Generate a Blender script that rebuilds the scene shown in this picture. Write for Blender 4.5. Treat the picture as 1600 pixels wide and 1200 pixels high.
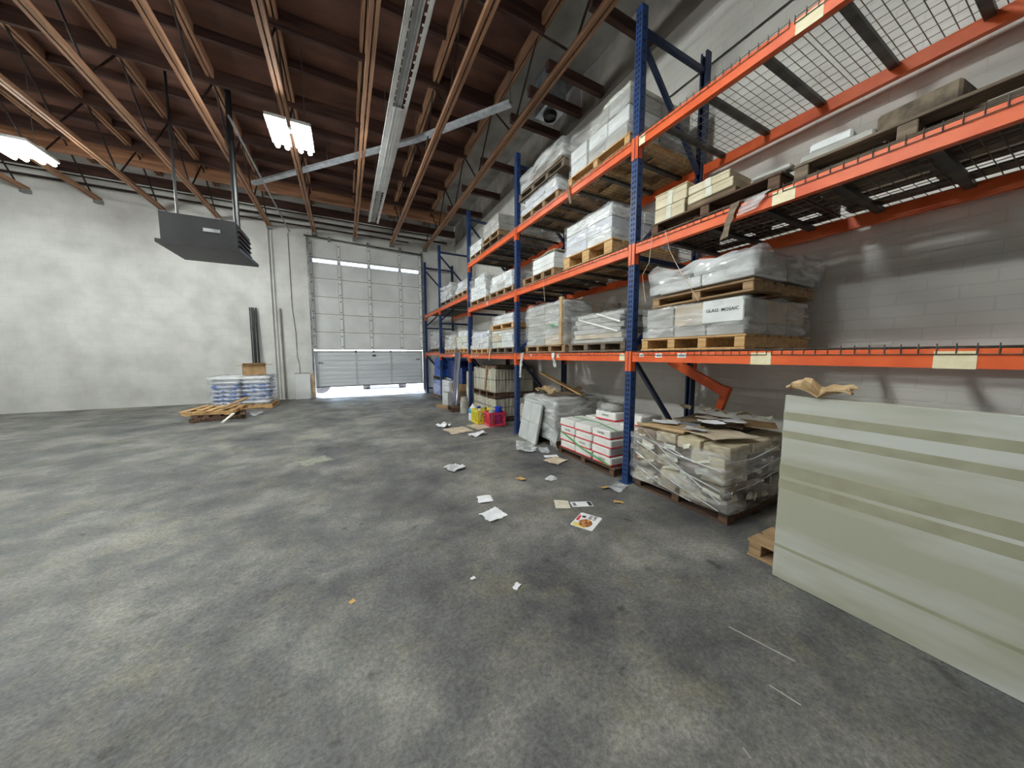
import bpy, bmesh, math, random
from mathutils import Vector, Matrix, noise

for o in list(bpy.data.objects):
    bpy.data.objects.remove(o, do_unlink=True)
SC = bpy.context.scene
COL = SC.collection
R = math.radians
random.seed(7)

# ------------------------------------------------------------------ camera
cam_d = bpy.data.cameras.new('camera')
cam_d.sensor_fit = 'HORIZONTAL'
cam_d.sensor_width = 36.0
cam_d.lens = 500.0 / 1600.0 * 36.0
cam_d.clip_start = 0.02
cam_d.clip_end = 300
cam = bpy.data.objects.new('camera', cam_d)
COL.objects.link(cam)
cam.location = (0, 0, 1.40)
cam.rotation_euler = (R(90 - 5.05), 0, R(-27.5))
SC.camera = cam

# ------------------------------------------------------------------ world, sun, exposure
world = bpy.data.worlds.new('sky')
SC.world = world
world.use_nodes = True
wn = world.node_tree.nodes
wl = world.node_tree.links
wn.clear()
w_out = wn.new('ShaderNodeOutputWorld')
w_bg = wn.new('ShaderNodeBackground')
w_sky = wn.new('ShaderNodeTexSky')
w_sky.sky_type = 'NISHITA'
w_sky.sun_disc = False
w_sky.sun_elevation = R(48)
w_sky.sun_rotation = R(150)
w_sky.dust_density = 3.0
w_bg.inputs['Strength'].default_value = 0.9
wl.new(w_sky.outputs[0], w_bg.inputs[0])
wl.new(w_bg.outputs[0], w_out.inputs[0])
sun_d = bpy.data.lights.new('sun', 'SUN')
sun_d.energy = 14
sun_d.angle = R(0.6)
sun = bpy.data.objects.new('sun', sun_d)
COL.objects.link(sun)
sun.rotation_euler = (R(-46), 0, R(22))
sun.location = (0, 30, 20)
SC.view_settings.view_transform = 'Standard'
SC.view_settings.look = 'None'
SC.view_settings.gamma = 1.0
SC.view_settings.use_curve_mapping = False
SC.view_settings.exposure = 0.66
SC.cycles.transparent_max_bounces = 24
SC.cycles.max_bounces = 8
SC.cycles.diffuse_bounces = 4
SC.cycles.sample_clamp_indirect = 4.0
LAMP_POWER = 114.0

# ------------------------------------------------------------------ materials
MATS = {}


def _mat(name):
    m = bpy.data.materials.new(name)
    m.use_nodes = True
    nt = m.node_tree
    b = nt.nodes['Principled BSDF']
    MATS[name] = m
    return m, nt, b


def srgb(r, g, b):
    f = lambda c: (c / 255 / 12.92) if c / 255 <= 0.04045 else ((c / 255 + 0.055) / 1.055) ** 2.4
    return (f(r), f(g), f(b), 1)


def mat(name, c1, c2=None, scale=8.0, stretch=(1, 1, 1), rough=0.6, metal=0.0, bump=0.0, bscale=None,
        detail=5.0, lo=0.35, hi=0.65, spec=0.4, space='Object'):
    m, nt, b = _mat(name)
    N, L = nt.nodes, nt.links
    c2 = c2 or c1
    tc = N.new('ShaderNodeTexCoord')
    mp = N.new('ShaderNodeMapping')
    mp.inputs['Scale'].default_value = stretch
    L.new(tc.outputs[space], mp.inputs[0])
    nz = N.new('ShaderNodeTexNoise')
    nz.inputs['Scale'].default_value = scale
    nz.inputs['Detail'].default_value = detail
    L.new(mp.outputs[0], nz.inputs['Vector'])
    rp = N.new('ShaderNodeValToRGB')
    rp.color_ramp.elements[0].position = lo
    rp.color_ramp.elements[1].position = hi
    rp.color_ramp.elements[0].color = srgb(*c1)
    rp.color_ramp.elements[1].color = srgb(*c2)
    L.new(nz.outputs[0], rp.inputs[0])
    L.new(rp.outputs[0], b.inputs['Base Color'])
    b.inputs['Roughness'].default_value = rough
    b.inputs['Metallic'].default_value = metal
    b.inputs['Specular IOR Level'].default_value = spec
    if bump:
        bp = N.new('ShaderNodeBump')
        bp.inputs['Strength'].default_value = bump
        bp.inputs['Distance'].default_value = 0.01
        n2 = N.new('ShaderNodeTexNoise')
        n2.inputs['Scale'].default_value = bscale or scale * 3
        n2.inputs['Detail'].default_value = 4
        L.new(mp.outputs[0], n2.inputs['Vector'])
        L.new(n2.outputs[0], bp.inputs['Height'])
        L.new(bp.outputs[0], b.inputs['Normal'])
    return m


def film(name, lo=0.1, hi=0.7, c=(235, 238, 240), rough=0.11, scale=5.0):
    """clear plastic stretch film: mostly see-through, hazy where it is layered or creased"""
    m, nt, b = _mat(name)
    N, L = nt.nodes, nt.links
    out = N['Material Output']
    tc = N.new('ShaderNodeTexCoord')
    mp = N.new('ShaderNodeMapping')
    mp.inputs['Rotation'].default_value = (R(28), R(-24), R(10))
    mp.inputs['Scale'].default_value = (1.0, 1.0, 4.5)
    L.new(tc.outputs['Object'], mp.inputs[0])
    nz = N.new('ShaderNodeTexNoise')
    nz.inputs['Scale'].default_value = scale * 0.62
    nz.inputs['Detail'].default_value = 3
    nz.inputs['Distortion'].default_value = 0.7
    L.new(mp.outputs[0], nz.inputs['Vector'])
    # creases: thin ridges where the film folds over itself
    cr = N.new('ShaderNodeTexNoise')
    cr.noise_type = 'RIDGED_MULTIFRACTAL'
    cr.inputs['Scale'].default_value = scale * 0.8
    cr.inputs['Detail'].default_value = 2
    L.new(mp.outputs[0], cr.inputs['Vector'])
    crr = N.new('ShaderNodeMapRange')
    crr.inputs['From Min'].default_value = 0.75
    crr.inputs['From Max'].default_value = 1.35
    crr.inputs['To Min'].default_value = 0.0
    crr.inputs['To Max'].default_value = 0.42
    L.new(cr.outputs[0], crr.inputs[0])
    mr0 = N.new('ShaderNodeMapRange')
    mr0.inputs['From Min'].default_value = 0.40
    mr0.inputs['From Max'].default_value = 0.70
    mr0.inputs['To Min'].default_value = lo
    mr0.inputs['To Max'].default_value = hi
    L.new(nz.outputs[0], mr0.inputs[0])
    mr = N.new('ShaderNodeMath')
    mr.operation = 'ADD'
    mr.use_clamp = True
    L.new(mr0.outputs[0], mr.inputs[0])
    L.new(crr.outputs[0], mr.inputs[1])
    b.inputs['Base Color'].default_value = srgb(*c)
    b.inputs['Roughness'].default_value = rough
    b.inputs['Specular IOR Level'].default_value = 1.0
    bp = N.new('ShaderNodeBump')
    bp.inputs['Strength'].default_value = 0.9
    bp.inputs['Distance'].default_value = 0.025
    L.new(cr.outputs[0], bp.inputs['Height'])
    L.new(bp.outputs[0], b.inputs['Normal'])
    tr = N.new('ShaderNodeBsdfTransparent')
    tr.inputs[0].default_value = (0.97, 0.97, 0.97, 1)
    mx = N.new('ShaderNodeMixShader')
    L.new(mr.outputs[0], mx.inputs[0])
    L.new(tr.outputs[0], mx.inputs[1])
    L.new(b.outputs[0], mx.inputs[2])
    L.new(mx.outputs[0], out.inputs[0])
    return m


def emit(name, col, s):
    m, nt, b = _mat(name)
    b.inputs['Base Color'].default_value = (0.8, 0.8, 0.8, 1)
    b.inputs['Emission Color'].default_value = (*col, 1)
    b.inputs['Emission Strength'].default_value = s
    return m


def concrete_floor():
    m, nt, b = _mat('concrete_floor')
    N, L = nt.nodes, nt.links
    tc = N.new('ShaderNodeTexCoord')

    def nz(scale, detail=6, rough=0.6, dist=0.0, stretch=None):
        n = N.new('ShaderNodeTexNoise')
        n.inputs['Scale'].default_value = scale
        n.inputs['Detail'].default_value = detail
        n.inputs['Roughness'].default_value = rough
        n.inputs['Distortion'].default_value = dist
        if stretch:
            mp = N.new('ShaderNodeMapping')
            mp.inputs['Scale'].default_value = stretch
            mp.inputs['Rotation'].default_value = (0, 0, R(12))
            L.new(tc.outputs['Object'], mp.inputs[0])
            L.new(mp.outputs[0], n.inputs['Vector'])
        else:
            L.new(tc.outputs['Object'], n.inputs['Vector'])
        return n.outputs[0]

    def ramp(src, *els):
        r = N.new('ShaderNodeValToRGB')
        e = r.color_ramp.elements
        e[0].position, e[0].color = els[0][0], els[0][1]
        e[1].position, e[1].color = els[1][0], els[1][1]
        for p, c in els[2:]:
            k = e.new(p)
            k.color = c
        L.new(src, r.inputs[0])
        return r.outputs[0]

    def mix(fac, a, bb, mode='MIX'):
        x = N.new('ShaderNodeMix')
        x.data_type = 'RGBA'
        x.blend_type = mode
        for s, v in ((x.inputs[0], fac), (x.inputs[6], a), (x.inputs[7], bb)):
            if isinstance(v, (int, float)):
                s.default_value = v
            elif isinstance(v, tuple):
                s.default_value = v
            else:
                L.new(v, s)
        return x.outputs[2]

    g = lambda v: (v, v, v, 1)
    base = ramp(nz(1.05, 15, 0.70, 0.15), (0.36, srgb(76, 76, 78)), (0.63, srgb(150, 148, 140)), (0.5, srgb(110, 110, 109)))
    # yellowish worn patches
    yel = ramp(nz(1.9, 13, 0.76, 0.15), (0.50, g(0)), (0.66, g(0.6)))
    base = mix(yel, base, srgb(140, 135, 114))
    # dark tyre-polished areas
    dark = ramp(nz(0.42, 12, 0.66, 0.2), (0.49, g(0)), (0.62, g(0.55)))
    base = mix(dark, base, srgb(70, 70, 73))
    # oil spots
    oil = ramp(nz(5.5, 5, 0.6, 0.3), (0.63, g(0)), (0.72, g(0.7)))
    base = mix(oil, base, srgb(52, 52, 53))
    # fine aggregate and pores
    fine = ramp(nz(48, 10, 0.85), (0.34, g(0.22)), (0.66, g(1.6)))
    base = mix(0.8, base, fine, 'MULTIPLY')
    # pale specks
    sp = ramp(nz(9, 6, 0.75), (0.69, g(0)), (0.75, g(0.6)))
    base = mix(sp, base, srgb(176, 174, 164))
    sc = ramp(nz(2.2, 5, 0.7, 0.1, (7, 0.8, 1)), (0.73, g(0)), (0.77, g(0.4)))
    base = mix(sc, base, srgb(176, 174, 168))
    L.new(base, b.inputs['Base Color'])
    rr = ramp(nz(1.7, 6, 0.6), (0.3, g(0.42)), (0.7, g(0.72)))
    L.new(rr, b.inputs['Roughness'])
    b.inputs['Specular IOR Level'].default_value = 0.35
    bp = N.new('ShaderNodeBump')
    bp.inputs['Strength'].default_value = 0.25
    bp.inputs['Distance'].default_value = 0.006
    L.new(nz(18, 8, 0.7), bp.inputs['Height'])
    L.new(bp.outputs[0], b.inputs['Normal'])
    return m


def block_wall(name, c1, c2, bw, bh, axis):
    """painted masonry: colour wear from noise, faint coursing as relief"""
    m, nt, b = _mat(name)
    N, L = nt.nodes, nt.links
    tc = N.new('ShaderNodeTexCoord')
    sp = N.new('ShaderNodeSeparateXYZ')
    cb = N.new('ShaderNodeCombineXYZ')
    L.new(tc.outputs['Object'], sp.inputs[0])
    L.new(sp.outputs[axis], cb.inputs[0])
    L.new(sp.outputs[2], cb.inputs[1])
    br = N.new('ShaderNodeTexBrick')
    br.inputs['Scale'].default_value = 1.0
    br.inputs['Mortar Size'].default_value = 0.006
    br.inputs['Mortar Smooth'].default_value = 0.4
    br.inputs['Brick Width'].default_value = bw
    br.inputs['Row Height'].default_value = bh
    L.new(cb.outputs[0], br.inputs['Vector'])
    nz = N.new('ShaderNodeTexNoise')
    nz.inputs['Scale'].default_value = 1.6
    nz.inputs['Detail'].default_value = 8
    L.new(tc.outputs['Object'], nz.inputs['Vector'])
    rp = N.new('ShaderNodeValToRGB')
    rp.color_ramp.elements[0].position = 0.3
    rp.color_ramp.elements[1].position = 0.6
    rp.color_ramp.elements[0].color = srgb(*c1)
    rp.color_ramp.elements[1].color = srgb(*c2)
    L.new(nz.outputs[0], rp.inputs[0])
    mx = N.new('ShaderNodeMix')
    mx.data_type = 'RGBA'
    mul = N.new('ShaderNodeMath')
    mul.operation = 'MULTIPLY'
    mul.inputs[1].default_value = 0.16
    L.new(br.outputs['Fac'], mul.inputs[0])
    L.new(mul.outputs[0], mx.inputs[0])
    L.new(rp.outputs[0], mx.inputs[6])
    mx.inputs[7].default_value = srgb(c1[0] - 40, c1[1] - 40, c1[2] - 40)
    L.new(mx.outputs[2], b.inputs['Base Color'])
    b.inputs['Roughness'].default_value = 0.75
    bp = N.new('ShaderNodeBump')
    bp.invert = True
    bp.inputs['Strength'].default_value = 0.25
    bp.inputs['Distance'].default_value = 0.006
    L.new(br.outputs['Fac'], bp.inputs['Height'])
    L.new(bp.outputs[0], b.inputs['Normal'])
    return m


concrete_floor()
block_wall('wall_block', (206, 206, 202), (230, 230, 226), 0.40, 0.20, 0)
block_wall('wall_brick', (204, 202, 196), (228, 226, 220), 0.30, 0.095, 1)
mat('wall_upper', (126, 120, 114), (160, 154, 147), 2.2, rough=0.85)
mat('deck_wood', (76, 50, 43), (122, 84, 68), 1.3, (1.0, 2.6, 1), rough=0.8, lo=0.3, hi=0.7, detail=8)
mat('deck_grey', (138, 134, 128), (176, 172, 166), 1.5, rough=0.85)
mat('chord_wood', (136, 98, 74), (172, 130, 100), 3, (6, 0.5, 6), rough=0.7, bump=0.2)
mat('purlin_wood', (56, 37, 33), (86, 58, 48), 3, (0.5, 6, 6), rough=0.8)
mat('ledger_wood', (150, 104, 78), (190, 140, 106), 3, (0.4, 6, 6), rough=0.7)
mat('web_steel', (44, 34, 32), (66, 52, 46), 6, rough=0.55, metal=0.4)
mat('door_white', (222, 224, 224), (240, 241, 241), 1.5, rough=0.5, bump=0.05)
mat('door_stile', (232, 232, 230), (246, 246, 244), 2.5, rough=0.5)
mat('door_steel', (214, 220, 224), (234, 238, 242), 1.2, (0.4, 1, 6), rough=0.38)
mat('grime', (60, 60, 58), (96, 94, 90), 8, rough=0.7)
mat('rail_steel', (120, 122, 124), (160, 162, 164), 6, rough=0.4, metal=0.6)
mat('rail_light', (186, 190, 194), (204, 208, 212), 6, rough=0.4)
mat('rack_orange', (214, 84, 36), (232, 104, 52), 5, (1, 1, 1), rough=0.42, lo=0.3, hi=0.6)
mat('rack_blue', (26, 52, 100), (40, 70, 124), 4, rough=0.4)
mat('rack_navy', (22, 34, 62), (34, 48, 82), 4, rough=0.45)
mat('slot_dark', (10, 12, 20), None, rough=0.8)
mat('wire_steel', (104, 102, 98), (140, 136, 130), 20, rough=0.45, metal=0.7)
mat('channel_steel', (64, 62, 60), (92, 90, 86), 8, rough=0.5, metal=0.4)
mat('sticker_cream', (232, 218, 176), (242, 232, 200), 20, rough=0.6)
mat('sticker_white', (236, 236, 232), (246, 246, 244), 20, rough=0.6)
mat('ink', (40, 40, 44), None, rough=0.7)
mat('ink_grey', (120, 122, 132), None, rough=0.7)
mat('pallet_fresh', (186, 146, 96), (214, 178, 128), 4, (6, 0.8, 6), rough=0.75, bump=0.2)
mat('pallet_aged', (136, 108, 78), (176, 146, 110), 4, (6, 0.8, 6), rough=0.8, bump=0.25)
mat('pallet_grey', (98, 86, 74), (140, 124, 106), 4, (6, 0.8, 6), rough=0.85, bump=0.25)
mat('pallet_dark', (70, 52, 42), (108, 84, 66), 4, (6, 0.8, 6), rough=0.85, bump=0.25)
mat('carton_white', (214, 216, 216), (234, 236, 236), 4, rough=0.65)
mat('carton_lilac', (202, 204, 214), (228, 230, 238), 4, rough=0.55)
mat('carton_grey', (158, 156, 152), (192, 190, 184), 4, rough=0.7)
mat('carton_cream', (196, 184, 154), (220, 210, 184), 5, rough=0.7)
mat('carton_pale', (204, 204, 188), (230, 230, 216), 5, (1, 1, 3), rough=0.7)
mat('carton_kraft', (166, 132, 92), (196, 162, 120), 5, rough=0.75)
mat('carton_tan', (188, 172, 148), (212, 198, 176), 5, rough=0.75)
mat('carton_brown', (116, 96, 76), (150, 128, 104), 5, rough=0.8)
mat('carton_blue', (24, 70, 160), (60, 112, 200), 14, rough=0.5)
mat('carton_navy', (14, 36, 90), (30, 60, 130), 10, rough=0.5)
mat('carton_aged', (148, 134, 108), (214, 204, 178), 9, (1, 1, 2.5), rough=0.8, bump=0.3)
mat('tile_edge', (120, 112, 94), (206, 202, 188), 9, (4, 6, 0.25), rough=0.7)
mat('pack_pale', (146, 140, 122), (212, 210, 198), 7, (5, 5, 0.3), rough=0.7, bump=0.3)
mat('red_tape', (206, 52, 66), (226, 84, 96), 10, rough=0.5)
mat('red_white', (222, 222, 218), (240, 240, 236), 6, rough=0.6)
mat('strap_green', (70, 150, 84), (104, 176, 112), 10, rough=0.4)
mat('strap_dark', (52, 66, 60), None, rough=0.5)
mat('board_grey', (184, 188, 188), (208, 210, 210), 3, rough=0.45)
mat('board_edge', (128, 128, 122), (160, 158, 150), 5, rough=0.7)
mat('slab_paint', (170, 170, 152), (196, 198, 192), 1.6, (1, 0.5, 2.2), rough=0.6, lo=0.42, hi=0.6)
mat('slab_band', (150, 148, 126), (166, 164, 142), 6, rough=0.7)
mat('cardboard', (170, 140, 100), (204, 178, 138), 5, rough=0.8)
mat('cardboard_dark', (92, 76, 60), (132, 112, 88), 5, rough=0.85)
mat('paper_white', (226, 228, 232), (246, 247, 250), 9, rough=0.7)
mat('paper_cream', (206, 200, 182), (226, 220, 202), 9, rough=0.75)
mat('paper_grey', (176, 178, 182), (212, 214, 216), 12, rough=0.7)
mat('streak', (168, 166, 160), (192, 190, 184), 30, rough=0.8)
mat('residue', (122, 124, 114), (154, 156, 142), 14, rough=0.8)
mat('leaf_tan', (190, 150, 84), (214, 176, 110), 9, rough=0.75)
mat('crate_yellow', (226, 210, 50), (240, 228, 86), 6, rough=0.45)
mat('crate_red', (206, 44, 74), (228, 78, 104), 6, rough=0.45)
mat('plastic_white', (232, 234, 234), (244, 245, 245), 6, rough=0.35)
mat('plastic_blue', (24, 52, 170), (40, 74, 200), 6, rough=0.4)
mat('plastic_cyan', (52, 150, 206), (92, 178, 222), 6, rough=0.4)
mat('plastic_grey', (150, 158, 154), (178, 184, 180), 6, rough=0.4)
mat('plastic_black', (18, 18, 20), (34, 34, 38), 6, rough=0.35)
mat('heater_black', (15, 14, 16), (28, 27, 29), 4, rough=0.45)
mat('galvanised', (150, 156, 166), (196, 202, 212), 5, rough=0.28, metal=0.85)
mat('alu_panel', (150, 152, 166), (196, 198, 212), 3, (1, 1, 0.3), rough=0.22, metal=0.75)
mat('foil', (196, 204, 214), (232, 238, 244), 9, rough=0.3, metal=0.35)
mat('reflector_grey', (196, 198, 200), (214, 216, 218), 5, rough=0.3)
mat('channel_white', (206, 208, 206), (226, 228, 226), 5, rough=0.4)
mat('lamp_body', (190, 194, 192), (214, 216, 214), 5, rough=0.4)
mat('bag_white', (222, 226, 232), (244, 246, 250), 6, rough=0.4)
mat('bag_blue', (70, 118, 200), (222, 228, 238), 7, (1, 1, 2.5), rough=0.4, lo=0.44, hi=0.56)
mat('bag_tan', (196, 180, 150), (216, 204, 180), 8, rough=0.6)
mat('foam_tan', (196, 160, 120), (222, 196, 160), 9, rough=0.8)
mat('asphalt_pale', (200, 198, 194), (222, 220, 216), 3, rough=0.9)
mat('truck_paint', (206, 208, 214), (222, 224, 228), 2, rough=0.4)
mat('tyre', (66, 64, 66), (88, 86, 88), 8, rough=0.8)
mat('rubble_dark', (70, 62, 54), (132, 118, 100), 9, rough=0.9)  # mottled dark brown for scrap and some cartons
film('film_clear', 0.05, 0.40)
film('film_hazy', 0.10, 0.55)
film('film_thick', 0.24, 0.8, scale=4)
film('film_dusty', 0.06, 0.5, c=(214, 208, 196), rough=0.2)
emit('led', (0.95, 1.0, 0.97), LAMP_POWER)
gl, gnt, gb = _mat('window_glass')
gb.inputs['Base Color'].default_value = (0.95, 0.97, 1, 1)
gb.inputs['Transmission Weight'].default_value = 1.0
gb.inputs['Roughness'].default_value = 0.25
gb.inputs['IOR'].default_value = 1.1


def MT(n):
    return MATS[n]


# ------------------------------------------------------------------ builders
def link(o, parent=None):
    COL.objects.link(o)
    if parent is not None:
        o.parent = parent
    return o


class MB:
    def __init__(s):
        s.v, s.f = [], []

    def add(s, verts, faces, M=None):
        k = len(s.v)
        s.v += [tuple(M @ Vector(p)) if M else tuple(p) for p in verts]
        s.f += [tuple(i + k for i in f) for f in faces]
        return s

    def box(s, x0, x1, y0, y1, z0, z1, M=None):
        vs = [(x0, y0, z0), (x1, y0, z0), (x1, y1, z0), (x0, y1, z0), (x0, y0, z1), (x1, y0, z1), (x1, y1, z1), (x0, y1, z1)]
        return s.add(vs, [(0, 3, 2, 1), (4, 5, 6, 7), (0, 1, 5, 4), (1, 2, 6, 5), (2, 3, 7, 6), (3, 0, 4, 7)], M)

    def tube(s, p0, p1, r, n=6, caps=True):
        p0, p1 = Vector(p0), Vector(p1)
        d = (p1 - p0).normalized()
        a = d.orthogonal().normalized()
        b = d.cross(a)
        vs = []
        for p in (p0, p1):
            for i in range(n):
                t = 2 * math.pi * (i + 0.5) / n
                vs.append(p + (a * math.cos(t) + b * math.sin(t)) * r)
        fs = [(i, (i + 1) % n, n + (i + 1) % n, n + i) for i in range(n)]
        if caps:
            fs += [tuple(range(n))[::-1], tuple(range(n, 2 * n))]
        return s.add(vs, fs)

    def path(s, pts, r, n=6):
        for a, b in zip(pts[:-1], pts[1:]):
            s.tube(a, b, r, n)
        return s

    def bar(s, p0, p1, w, h, up=(0, 0, 1)):
        """rectangular bar from p0 to p1; w across, h along up"""
        p0, p1 = Vector(p0), Vector(p1)
        d = (p1 - p0).normalized()
        up = Vector(up)
        x = d.cross(up)
        if x.length < 1e-4:
            x = d.orthogonal()
        x.normalize()
        u = x.cross(d).normalized()
        vs = []
        for p in (p0, p1):
            for sx, su in ((-1, -1), (1, -1), (1, 1), (-1, 1)):
                vs.append(p + x * (sx * w / 2) + u * (su * h / 2))
        return s.add(vs, [(0, 3, 2, 1), (4, 5, 6, 7), (0, 1, 5, 4), (1, 2, 6, 5), (2, 3, 7, 6), (3, 0, 4, 7)])

    def prism(s, pts, z0, z1, M=None):
        n = len(pts)
        vs = [(p[0], p[1], z0) for p in pts] + [(p[0], p[1], z1) for p in pts]
        fs = [tuple(range(n))[::-1], tuple(range(n, 2 * n))] + [(i, (i + 1) % n, n + (i + 1) % n, n + i) for i in range(n)]
        return s.add(vs, fs, M)

    def lathe(s, prof, n=20, M=None):
        vs, fs = [], []
        for r, z in prof:
            for i in range(n):
                t = 2 * math.pi * i / n
                vs.append((r * math.cos(t), r * math.sin(t), z))
        for k in range(len(prof) - 1):
            for i in range(n):
                j = (i + 1) % n
                fs.append((k * n + i, k * n + j, (k + 1) * n + j, (k + 1) * n + i))
        fs.append(tuple(range(n))[::-1])
        fs.append(tuple(range((len(prof) - 1) * n, len(prof) * n)))
        return s.add(vs, fs, M)

    def mesh(s, name, m, smooth=False):
        me = bpy.data.meshes.new(name)
        me.from_pydata(s.v, [], s.f)
        bm = bmesh.new()
        bm.from_mesh(me)
        bmesh.ops.recalc_face_normals(bm, faces=bm.faces)
        bm.to_mesh(me)
        bm.free()
        if smooth:
            for p in me.polygons:
                p.use_smooth = True
        me.materials.append(MT(m))
        return me

    def build(s, name, m, parent=None, loc=(0, 0, 0), rot=(0, 0, 0), smooth=False, kind=None):
        o = bpy.data.objects.new(name, s.mesh(name, m, smooth))
        o.location = loc
        o.rotation_euler = rot
        link(o, parent)
        if kind:
            o['kind'] = kind
        return o


def tag(o, label, cat, group=None):
    o['label'] = label
    o['category'] = cat
    if group:
        o['group'] = group
    return o


def thing(name, label, cat, loc=(0, 0, 0), rotz=0.0, group=None):
    o = bpy.data.objects.new(name, None)
    o.empty_display_size = 0.1
    o.location = loc
    o.rotation_euler = (0, 0, rotz)
    link(o)
    return tag(o, label, cat, group)


def holder(name, parent, loc=(0, 0, 0), rot=(0, 0, 0)):
    o = bpy.data.objects.new(name, None)
    o.empty_display_size = 0.05
    o.location = loc
    o.rotation_euler = rot
    return link(o, parent)


def struct(o):
    o['kind'] = 'structure'
    return o


_CACHE = {}


def bbox_mesh(sx, sy, sz, m, bev=0.006):
    """bevelled block, centred in x and y, base at z = 0"""
    key = (round(sx, 3), round(sy, 3), round(sz, 3), m, bev)
    if key in _CACHE:
        return _CACHE[key]
    bm = bmesh.new()
    bmesh.ops.create_cube(bm, size=1.0)
    for v in bm.verts:
        v.co = Vector((v.co.x * sx, v.co.y * sy, (v.co.z + 0.5) * sz))
    if bev:
        bmesh.ops.bevel(bm, geom=list(bm.edges), offset=min(bev, 0.3 * min(sx, sy, sz)), segments=1, affect='EDGES')
    me = bpy.data.meshes.new('block')
    bm.to_mesh(me)
    bm.free()
    me.materials.append(MT(m))
    _CACHE[key] = me
    return me


def block(name, sx, sy, sz, m, parent=None, loc=(0, 0, 0), rot=(0, 0, 0), bev=0.006):
    o = bpy.data.objects.new(name, bbox_mesh(sx, sy, sz, m, bev))
    o.location = loc
    o.rotation_euler = rot
    return link(o, parent)


def text_mesh(name, body, size, m, parent, loc, rot, sx=1.0):
    cu = bpy.data.curves.new(name, 'FONT')
    cu.body = body
    cu.size = size
    cu.align_x = 'CENTER'
    cu.align_y = 'CENTER'
    cu.extrude = 0.0006
    cu.offset = size * 0.012
    cu.resolution_u = 2
    t = bpy.data.objects.new(name + '_tmp', cu)
    COL.objects.link(t)
    dg = bpy.context.evaluated_depsgraph_get()
    me = bpy.data.meshes.new_from_object(t.evaluated_get(dg))
    bpy.data.objects.remove(t, do_unlink=True)
    me.materials.clear()
    me.materials.append(MT(m))
    o = bpy.data.objects.new(name, me)
    o.location = loc
    o.rotation_euler = rot
    o.scale = (sx, 1, 1)
    return link(o, parent)


def crumple_sheet(name, outline_w, outline_h, m, amp=0.02, n=9, seed=0, ragged=0.15, parent=None, loc=(0, 0, 0), rot=(0, 0, 0),
                  thick=0.0012, freq=7.0):
    """a creased sheet with torn edges; lies with its lowest point at z = 0"""
    rnd = random.Random(seed)
    vs, fs = [], []
    off = Vector((seed * 3.7, seed * 1.3, 0))
    for j in range(n + 1):
        for i in range(n + 1):
            u, v = i / n - 0.5, j / n - 0.5
            x, y = u * outline_w, v * outline_h
            if i in (0, n):
                x *= 1 - ragged * rnd.random()
            if j in (0, n):
                y *= 1 - ragged * rnd.random()
            z = amp * (0.5 + noise.noise(Vector((x * freq, y * freq, 0)) + off)) + amp * 0.5 * abs(noise.noise(Vector((x * freq * 2.3, y * freq * 2.3, 3)) + off))
            vs.append((x, y, z))
    zmin = min(v[2] for v in vs)
    vs = [(x, y, z - zmin + thick) for x, y, z in vs]
    k = len(vs)
    top = [(j * (n + 1) + i, j * (n + 1) + i + 1, (j + 1) * (n + 1) + i + 1, (j + 1) * (n + 1) + i) for j in range(n) for i in range(n)]
    fs += top
    vs += [(x, y, z - thick) for x, y, z in vs]
    fs += [tuple(i + k for i in f[::-1]) for f in top]
    ring = [i for i in range(n + 1)] + [j * (n + 1) + n for j in range(1, n + 1)] + [n * (n + 1) + i for i in range(n - 1, -1, -1)] + [j * (n + 1) for j in range(n - 1, 0, -1)]
    for a, b in zip(ring, ring[1:] + ring[:1]):
        fs.append((b, a, a + k, b + k))
    mb = MB()
    mb.add(vs, fs)
    return mb.build(name, m, parent, loc, rot)


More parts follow.
